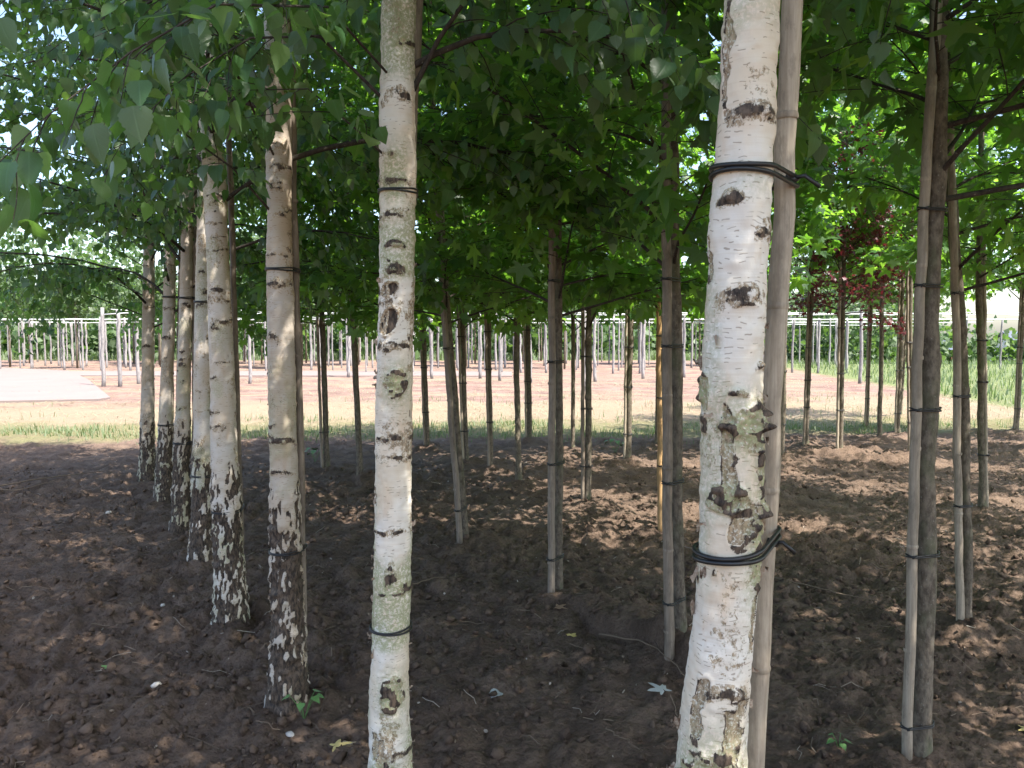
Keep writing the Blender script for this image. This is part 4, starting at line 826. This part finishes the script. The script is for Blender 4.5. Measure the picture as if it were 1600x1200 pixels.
# ------------------------------------------------------------------ grass strip, straw and meadow
def blades(name, n, xr, yr, hr, wr, mat, label, keep=None, flat=False, cat='grass', bend=.5):
    x = rng.uniform(*xr, n); y = rng.uniform(*yr, n)
    if keep is not None:
        k = keep(x, y); x, y = x[k], y[k]
    n = len(x); h = rng.uniform(*hr, n); w = rng.uniform(*wr, n); a = rng.uniform(0, 6.283, n); b = rng.uniform(.1, bend, n)
    z = G(x, y, False)+.01
    up = np.stack([np.cos(a)*b, np.sin(a)*b, np.ones(n)], -1)
    if flat: up = np.stack([np.cos(a), np.sin(a), rng.uniform(.02, .35, n)], -1)
    up /= np.linalg.norm(up, axis=1)[:, None]
    sd = np.stack([-np.sin(a), np.cos(a), np.zeros(n)], -1)
    p = np.stack([x, y, z], -1)
    dr = np.stack([np.cos(a), np.sin(a), -.5*np.ones(n)], -1)*(b*h*.4)[:, None]
    m_ = p+up*(h*.55)[:, None]; tip = p+up*h[:, None]+dr
    V = np.stack([p-sd*w[:, None]/2, p+sd*w[:, None]/2, m_+sd*w[:, None]*.4, m_-sd*w[:, None]*.4, tip], 1).reshape(-1, 3)
    i = np.arange(n)[:, None]*5
    me = np_mesh(name, V, [i+np.array([[0, 1, 2, 3]]), i+np.array([[3, 2, 4]])], mat, uv=np.tile(np.array([[.1, 0], [.2, 0], [.2, .5], [.1, .5], [.15, 1]]), (n, 1)))
    return tag(obj(name, me), label, cat, kind='stuff')
blades('grass_strip', 42000, (-13, 10), (10.3, 16), (.04, .17), (.006, .014), M['grass'], 'patchy green grass strip at the far edge of the soil bed',
       lambda x, y: (fbm(x*.55, y*1.1, 0, 71, 3)+.16-.55*np.abs((y-.06*x-11.8)/1.25)**1.3-.10*np.clip(x, 0, 3)+.35*noise(x*2.5, y*2.5, 0, 79)+rng.normal(0, .18, len(x))) > 0, bend=.9)
blades('straw', 34000, (-16, 16), (12.4, 27), (.08, .34), (.005, .013), M['straw'], 'dry straw lying on the ground beyond the grass strip',
       lambda x, y: fbm(x*.5, y*.9, 0, 73, 3)+rng.normal(0, .25, len(x))+.4*(y < 17) > .12, True, 'straw')
blades('weeds', 5200, (-14, 12), (12, 19), (.06, .16), (.005, .012), M['grass'], 'thin weeds growing through the straw',
       lambda x, y: fbm(x*.6, y*1.1, 0, 75, 3)+rng.normal(0, .2, len(x))+.04*(x-2) > .25)
blades('meadow_grass', 80000, (8, 62), (13.5, 82), (.14, .40), (.012, .04), M['grass'], 'tall green meadow grass beyond the bed on the right',
       lambda x, y: (x-.12*y+.8*noise(x*.4, y*.4, 0, 77) > 8.6) & (rng.random(len(x)) < np.clip(14/y*1.4, .2, 1)))
blades('far_grass', 22000, (-45, 14), (47, 64), (.3, .7), (.03, .07), M['grass'], 'green field showing between the far posts')

# ------------------------------------------------------------------ far block of posts and wires
posts = []
pm = []
for v in range(5):
    r = np.random.default_rng(900+v); z = np.linspace(-.1, 2.3, 8); P = np.stack([.02*r.normal(size=8)+.012*(v-2)*z, .012*r.normal(size=8), z], -1)
    mb = MB(); mb.tube(P, .056-.008*z/2.3+.003*r.normal(size=8), 9); pm.append(mb.mesh('grey_post', M['post']))
r = np.random.default_rng(5)
spots = [(-12.0,22.5),(-11.45,22.4),(-11.7,24.0),(-8.2,24.0),(-5.9,27.7),(-2.8,26.9),(-1.1,26.9),(-.4,25.7),(1.8,19.5),(2.7,25.0),(4.6,26.9),(6.2,27.7),(10.9,24.0),(16.2,27.7),(5.0,24.3),(.6,24.6),(8.3,30)]
for Yr in (31, 33.5, 36, 38.5, 41.5, 44.5):
    x = -Yr*.70
    while x < .44*Yr:
        if not (x < -8 and Yr < 33): spots.append((x+r.uniform(-.25, .25), Yr+r.uniform(-.35, .35)))
        x += r.uniform(.7, 1.45)*(1 if x < 0 else 1.2)
for x in (12, 15, 18.5, 22): spots.append((x, 33+r.uniform(-2, 2)))
FRONT = {(-12.0,22.5): 'left one of two tall pale posts by the tip of the concrete pad', (-11.45,22.4): 'right one of two tall pale posts by the tip of the concrete pad',
         (-11.7,24.0): 'pale post just behind the two posts by the concrete pad', (-8.2,24.0): 'grey post between the wide-footed birch and the brownish birch', (-5.9,27.7): 'grey post right beside the wounded birch, on its left',
         (-2.8,26.9): 'front post seen behind the leaning sweetgum', (-1.1,26.9): 'front post just right of the leaning sweetgum', (-.4,25.7): 'front post near the centre of the picture',
         (1.8,19.5): 'nearest post of all, standing alone in the dry field', (2.7,25.0): 'front post just right of the nearest field post', (16.2,27.7): 'post standing in the meadow near the right edge', (10.9,24.0): 'post at the meadow border right of the red-leaved tree'}
for k, (x, y) in enumerate(spots):
    o = obj('grey_post', pm[k % 5]); o.location = (x, y, float(G(x, y, False))); o.rotation_euler.z = r.uniform(0, 6.28); s = r.uniform(.55, .95) if y > 30 else 1; o.scale = (s, s, r.uniform(.96, 1.04))
    tag(o, FRONT.get((x, y), 'upright grey post standing in the far nursery block'), 'post', 'grey posts of the far block')
for k, (Yr, x0, x1) in enumerate(((24.4,-13,18), (27.2,-12,20), (31,-23,22), (33.5,-24,24), (36,-26,24), (38.5,-28,24), (41.5,-30,24), (44.5,-32,24))):
    n = 40; x = np.linspace(x0, x1, n); z = 2.25+G(x, np.full(n, Yr), False)+.05*math.sin(k*2.1)+.05*np.abs(np.sin(x*1.3))*-1+.012*np.sin(x*3+k); y = Yr+.05*np.sin(x)
    mb = MB(); mb.tube(np.stack([x, y, z], -1), .019, 6); o = obj('trellis_wire', mb.mesh('trellis_wire', M['wire']))
    tag(o, 'pale horizontal wire running along the tops of the far posts', 'wire', 'wires on the far posts')
for k, x in enumerate((-11.7, -8.2, -2.8, 2.7, 6.2, 10.9)):
    mb = MB(); mb.tube(np.array([[x, 22.5, 2.28], [x+.3, 33, 2.24], [x+.6, 44.5, 2.28]]), .009, 6); o = obj('trellis_wire', mb.mesh('trellis_wire', M['wire']))
    tag(o, 'pale wire running away over the far posts', 'wire', 'cross wires on the far posts')

# young trees of the far block (shared meshes)
fm = []
for v in range(3):
    r = np.random.default_rng(950+v); n = 1300
    c = r.normal(0, 1, (n, 3)); c /= np.linalg.norm(c, axis=1)[:, None]; c *= (r.random(n)**.45)[:, None]*np.array([1.1, 1.1, 1.25]); c[:, :] *= (1+.35*fbm(c[:, 0]*1.8, c[:, 1]*1.8, c[:, 2]*1.8+v*9, 40+v, 2))[:, None]; c[:, 2] += 3.5
    V, F = scatter(BL_LO[0], BL_LO[1], c, rot_rand(n), r.uniform(.10, .22, n)); cm = np_mesh('crown', V, F, M['far_leaf'], uv=np.tile(BL_LO[2], (n, 1)))
    mb = MB(); mb.tube(np.array([[0, 0, -.1], [.02, 0, 1.2], [-.01, .02, 2.6], [0, 0, 4]]), [.05, .045, .035, .015], 8); fm.append((cm, mb.mesh('trunk', M['gum_bark'])))
r = np.random.default_rng(8)
for k in range(44):
    y = r.uniform(34, 47); x = r.uniform(-.72, .30)*y
    t = empty('young_tree', (x, y, float(G(x, y, False)))); tag(t, 'young round-headed tree standing among the far grey posts', 'tree', 'young trees of the far block')
    cr = obj('crown', fm[k % 3][0], t); cr['kind'] = 'stuff'; cr.rotation_euler.z = r.uniform(0, 6.28); s = r.uniform(.8, 1.2); cr.scale = (s, s, r.uniform(.9, 1.1)); obj('trunk', fm[k % 3][1], t)

# distant wood, reads as one mass
r = np.random.default_rng(12); Pc = []; 
for k in range(95):
    x = r.uniform(-75, 95); y = r.uniform(66, 84) + (12 if x > 30 else 0); hgt = r.uniform(5, 10.5)*(1.5 if x < -22 else 1)+(4.5 if x > 20 else 0); w = r.uniform(2.2, 4.2)
    if 40 < x < 62 : y += 14
    n = 620; c = r.normal(0, 1, (n, 3)); c /= np.linalg.norm(c, axis=1)[:, None]; c *= (r.random(n)**.3)[:, None]
    c *= (1+.3*fbm(c[:, 0]*2+k, c[:, 1]*2, c[:, 2]*2, 33, 2))[:, None]; c = c*np.array([w, w, hgt*.55]); c[:, 2] += hgt*.5; Pc.append(c+np.array([x, y, float(G(x, y, False))]))
for k in range(46):
    x = -70+k*3.3; n = 420; c = r.normal(0, 1, (n, 3))*np.array([1.6, 1.0, .8]); c[:, 2] = np.abs(c[:, 2])*1.3; Pc.append(c*np.array([1, 1, 1.5])+np.array([x, 51 if x < 9 else 68, float(G(x, 62, False))]))
Pc = np.vstack(Pc); n = len(Pc); V, F = scatter(DIA[0], DIA[1], Pc, rot_rand(n), rng.uniform(.35, .8, n))
tag(obj('distant_wood', np_mesh('distant_wood', V, F, M['far_leaf'], uv=np.tile(DIA[2], (n, 1)))), 'green belt of trees and hedge behind the field', 'trees', kind='stuff')

# house beyond the meadow
def house(x, y, w, d, h, rh, wall, roof, label, rz, wins):
    g0 = float(G(x, y, False)); t = empty('house', (x, y, g0)); t.rotation_euler.z = rz; tag(t, label, 'house')
    mb = MB(); mb.box((0, 0, h/2), (w, d, h)); mb.add([(-w/2, -d/2, h), (-w/2, d/2, h), (-w/2, 0, h+rh), (w/2, -d/2, h), (w/2, d/2, h), (w/2, 0, h+rh)], [[0, 2, 1], [3, 4, 5]]); obj('wall', mb.mesh('wall', wall, False), t)
    mb = MB(); o_ = .4; s = rh/(d/2)
    for sg in (-1, 1):
        A = [(-w/2-o_, sg*(d/2+o_), h-o_*s+.05), (w/2+o_, sg*(d/2+o_), h-o_*s+.05), (w/2+o_, 0, h+rh+.05), (-w/2-o_, 0, h+rh+.05)]
        mb.add(A+[(p[0], p[1], p[2]+.16) for p in A], None, [[0, 1, 2, 3], [4, 7, 6, 5], [0, 4, 5, 1], [1, 5, 6, 2], [2, 6, 7, 3], [3, 7, 4, 0]])
    obj('roof', mb.mesh('roof', roof, False), t)
    for (wx, wz, ww, wh) in wins:
        mb = MB(); mb.box((wx, -d/2-.03, wz), (ww, .1, wh)); f = obj('window', mb.mesh('window', M['plaster'], False), t)
        mb = MB(); mb.box((wx, -d/2-.09, wz), (ww-.2, .04, wh-.2)); obj('pane', mb.mesh('pane', M['window_glass'], False), f)
house(59.3, 84, 12, 7, 2.8, 1.9, M['plaster'], M['roof_tile'], 'white house with dark roof beyond the meadow at the right edge', .12, [(-4.2, 1.7, 1.3, 1.1), (0, 1.6, 1.6, 1.3), (3.2, 1.5, 1.4, 1.4)])
house(47.6, 84, 2.2, 4, 2.9, .8, M['brick_wall'], M['roof_tile'], 'small brick shed left of the white house', 0, [(.2, 1.6, .7, .8)])

# ------------------------------------------------------------------ litter on the soil
mb = MB(); r = np.random.default_rng(21)
for k in range(1500):
    y = 1.3+9.3*r.random()**(1.3 if k < 900 else .7); x = r.uniform(-.8, .8)*y; L = r.uniform(.02, .13)*(1.5 if r.random() < .12 else 1); a = r.uniform(0, 6.28)
    s = np.linspace(-.5, .5, 4); px = x+np.cos(a)*s*L+.006*r.normal(size=4); py = y+np.sin(a)*s*L+.006*r.normal(size=4)
    mb.tube(np.stack([px, py, G(px, py)+.005+r.uniform(0, .012)], -1), r.uniform(.0008, .0022), 3, False)
cy_ = 1.3+8*r.random(1300)**1.1; cx_ = r.uniform(-.8, .8, 1300)*cy_; gz = G(cx_, cy_)
for k in range(1300):
    y = cy_[k]; x = cx_[k]; s = r.uniform(.003, .011); V = lv*np.array([s, s*r.uniform(.4, 1), s*.25]) @ np.array(rot_rand(1)[0]); 
    mb.add(V+np.array([x, y, gz[k]+.006]), lf)
tag(obj('ground_litter', mb.mesh('ground_litter', M['litter'], False)), 'scattered dry twigs and pale chips on the soil', 'litter', kind='stuff')
def lying_leaf(x, y, s, mat, label, T, name='fallen_leaf', tilt=.3, cat='leaf'):
    o = obj(name, np_mesh(name, T[0]*np.array([1, 1, 1.6]), T[1], mat, uv=T[2])); o.location = (x, y, float(G(x, y))+.012); o.scale = (s, s, s)
    o.rotation_euler = (r.uniform(-tilt, tilt), r.uniform(-tilt, tilt), r.uniform(0, 6.28)); tag(o, label, cat)
lying_leaf(.29, 3.62, .11, M['yellow_leaf'], 'yellow fallen leaf at the foot of the earth bank', GL_HI)
lying_leaf(-1.79, 3.34, .085, M['green_sprout'], 'fresh green leaf lying on the soil at lower left', GL_HI)
lying_leaf(.94, 3.82, .11, M['yellow_leaf'], 'pale fallen star leaf behind the earth bank', GL_HI)
lying_leaf(.60, 2.98, .11, M['grey_leaf'], 'grey fallen leaf beside the nearest white birch', GL_HI)
lying_leaf(1.17, 3.78, .12, M['grey_leaf'], 'pale grey leaf on the soil right of the nearest birch stake', GL_HI)
lying_leaf(-.60, 2.70, .11, M['dry_leaf'], 'brown leaf between the two leftmost front birches', GL_HI)
lying_leaf(-.63, 2.66, .09, M['yellow_leaf'], 'yellowish crumpled leaf at the bottom left of the wounded birch', GL_HI)
lying_leaf(.24, 3.95, .10, M['dry_leaf'], 'dry brown leaf leaning by the third sweetgum stake', GL_HI, tilt=.9)
lying_leaf(1.9, 2.75, .13, M['yellow_leaf'], 'pale yellow-green leaf in the bottom right corner', GL_HI)
lying_leaf(-.05, 3.1, .07, M['grey_leaf'], 'small silvery leaf in the open soil at centre bottom', BL_HI)
def pebble(x, y, s, label):
    V = lv*np.array([s, s*.7, s*.5])*(1+.12*r.normal(size=(12, 1))); o = obj('pebble', np_mesh('pebble', V, lf, M['stone'])); o.location = (x, y, float(G(x, y))+s*.2); o.rotation_euler.z = r.uniform(0, 6); tag(o, label, 'stone')
pebble(-1.88, 4.05, .020, 'white pebble on the soil left of the wide-footed birch')
pebble(-.83, 2.78, .022, 'white pebble in front of the brownish birch foot')
pebble(-1.5, 3.15, .026, 'flat pale stone at lower left near the green leaf')
pebble(-3.3, 6.2, .030, 'white pebble in the far left soil before the leftmost birches')
def twig(pts, rad, label):
    P = np.array([(x, y, float(G(x, y))+dz) for x, y, dz in pts]); mb = MB(); t = np.linspace(0, 1, 14); k = np.linspace(0, 1, len(P))
    P = np.stack([np.interp(t, k, P[:, i]) for i in range(3)], -1); P[1:-1, :2] += .008*r.normal(size=(12, 2)); mb.tube(P, np.linspace(rad, rad*.4, 14), 6); tag(obj('fallen_twig', mb.mesh('fallen_twig', M['litter'])), label, 'twig')
twig([(.42, 3.62, .02), (.6, 3.35, .03), (.72, 3.05, .03)], .005, 'long bent twig lying along the foot of the earth bank')
twig([(-.6, 4.2, .02), (-.45, 4.35, .04), (-.3, 4.6, .02)], .004, 'thin curved twig between wounded birch and brownish birch')
twig([(-4.9, 7.1, .03), (-4.6, 7.4, .06), (-4.3, 8.0, .03)], .009, 'grey forked branch lying on soil at the far left')
twig([(-4.9, 7.0, .03), (-4.55, 7.05, .03), (-4.35, 7.25, .05)], .007, 'second grey branch lying beside the forked one at far left')
twig([(1.55, 4.5, .02), (1.75, 4.2, .03), (2.0, 4.05, .02)], .005, 'pale dry twig right of the nearest birch stake')
twig([(.18, 3.05, .01), (.2, 3.0, .07), (.21, 2.97, .12)], .003, 'upright reddish stalk sticking out of soil at centre')
twig([(.35, 2.75, .01), (.45, 2.62, .02)], .003, 'short straight twig on soil left of the nearest birch')
def sprout(x, y, n, h, s, label):
    t = empty('sprout', (x, y, float(G(x, y)))); tag(t, label, 'plant'); rr = np.random.default_rng(int(abs(x)*100)); 
    for k in range(n):
        a = k*2.4; p = np.array([[0, 0, -.01], [.3*h*math.cos(a), .3*h*math.sin(a), h*.6], [.6*h*math.cos(a), .6*h*math.sin(a), h*rr.uniform(.6, 1.2)]])
        mb = MB(); mb.tube(p, .0012, 4, False); st = obj('stem', mb.mesh('stem', M['green_sprout']), t)
        o = obj('leaf', LEAF_GREEN, t); R = frames(np.array([[math.cos(a), math.sin(a), -.3]]), np.array([[0, 0, 1.0]]))[0]; mm = np.eye(4); mm[:3, :3] = R*s*rr.uniform(.8, 1.3); mm[:3, 3] = p[-1]; o.matrix_basis = Matrix(mm.tolist())
LEAF_GREEN = leaf_mesh_one('sprout_leaf', BL_HI, M['green_sprout'])
sprout(-.80, 2.87, 6, .085, .042, 'leafy green sprout at the foot of the brownish birch')
sprout(1.12, 2.55, 5, .035, .026, 'small green seedling near the bottom right')
sprout(1.30, 9.6, 9, .16, .08, 'green weed at the bed edge beside a staked sweetgum')
sprout(-2.3, 8.9, 8, .15, .08, 'bright green weed right of the brownish birch near the grass')
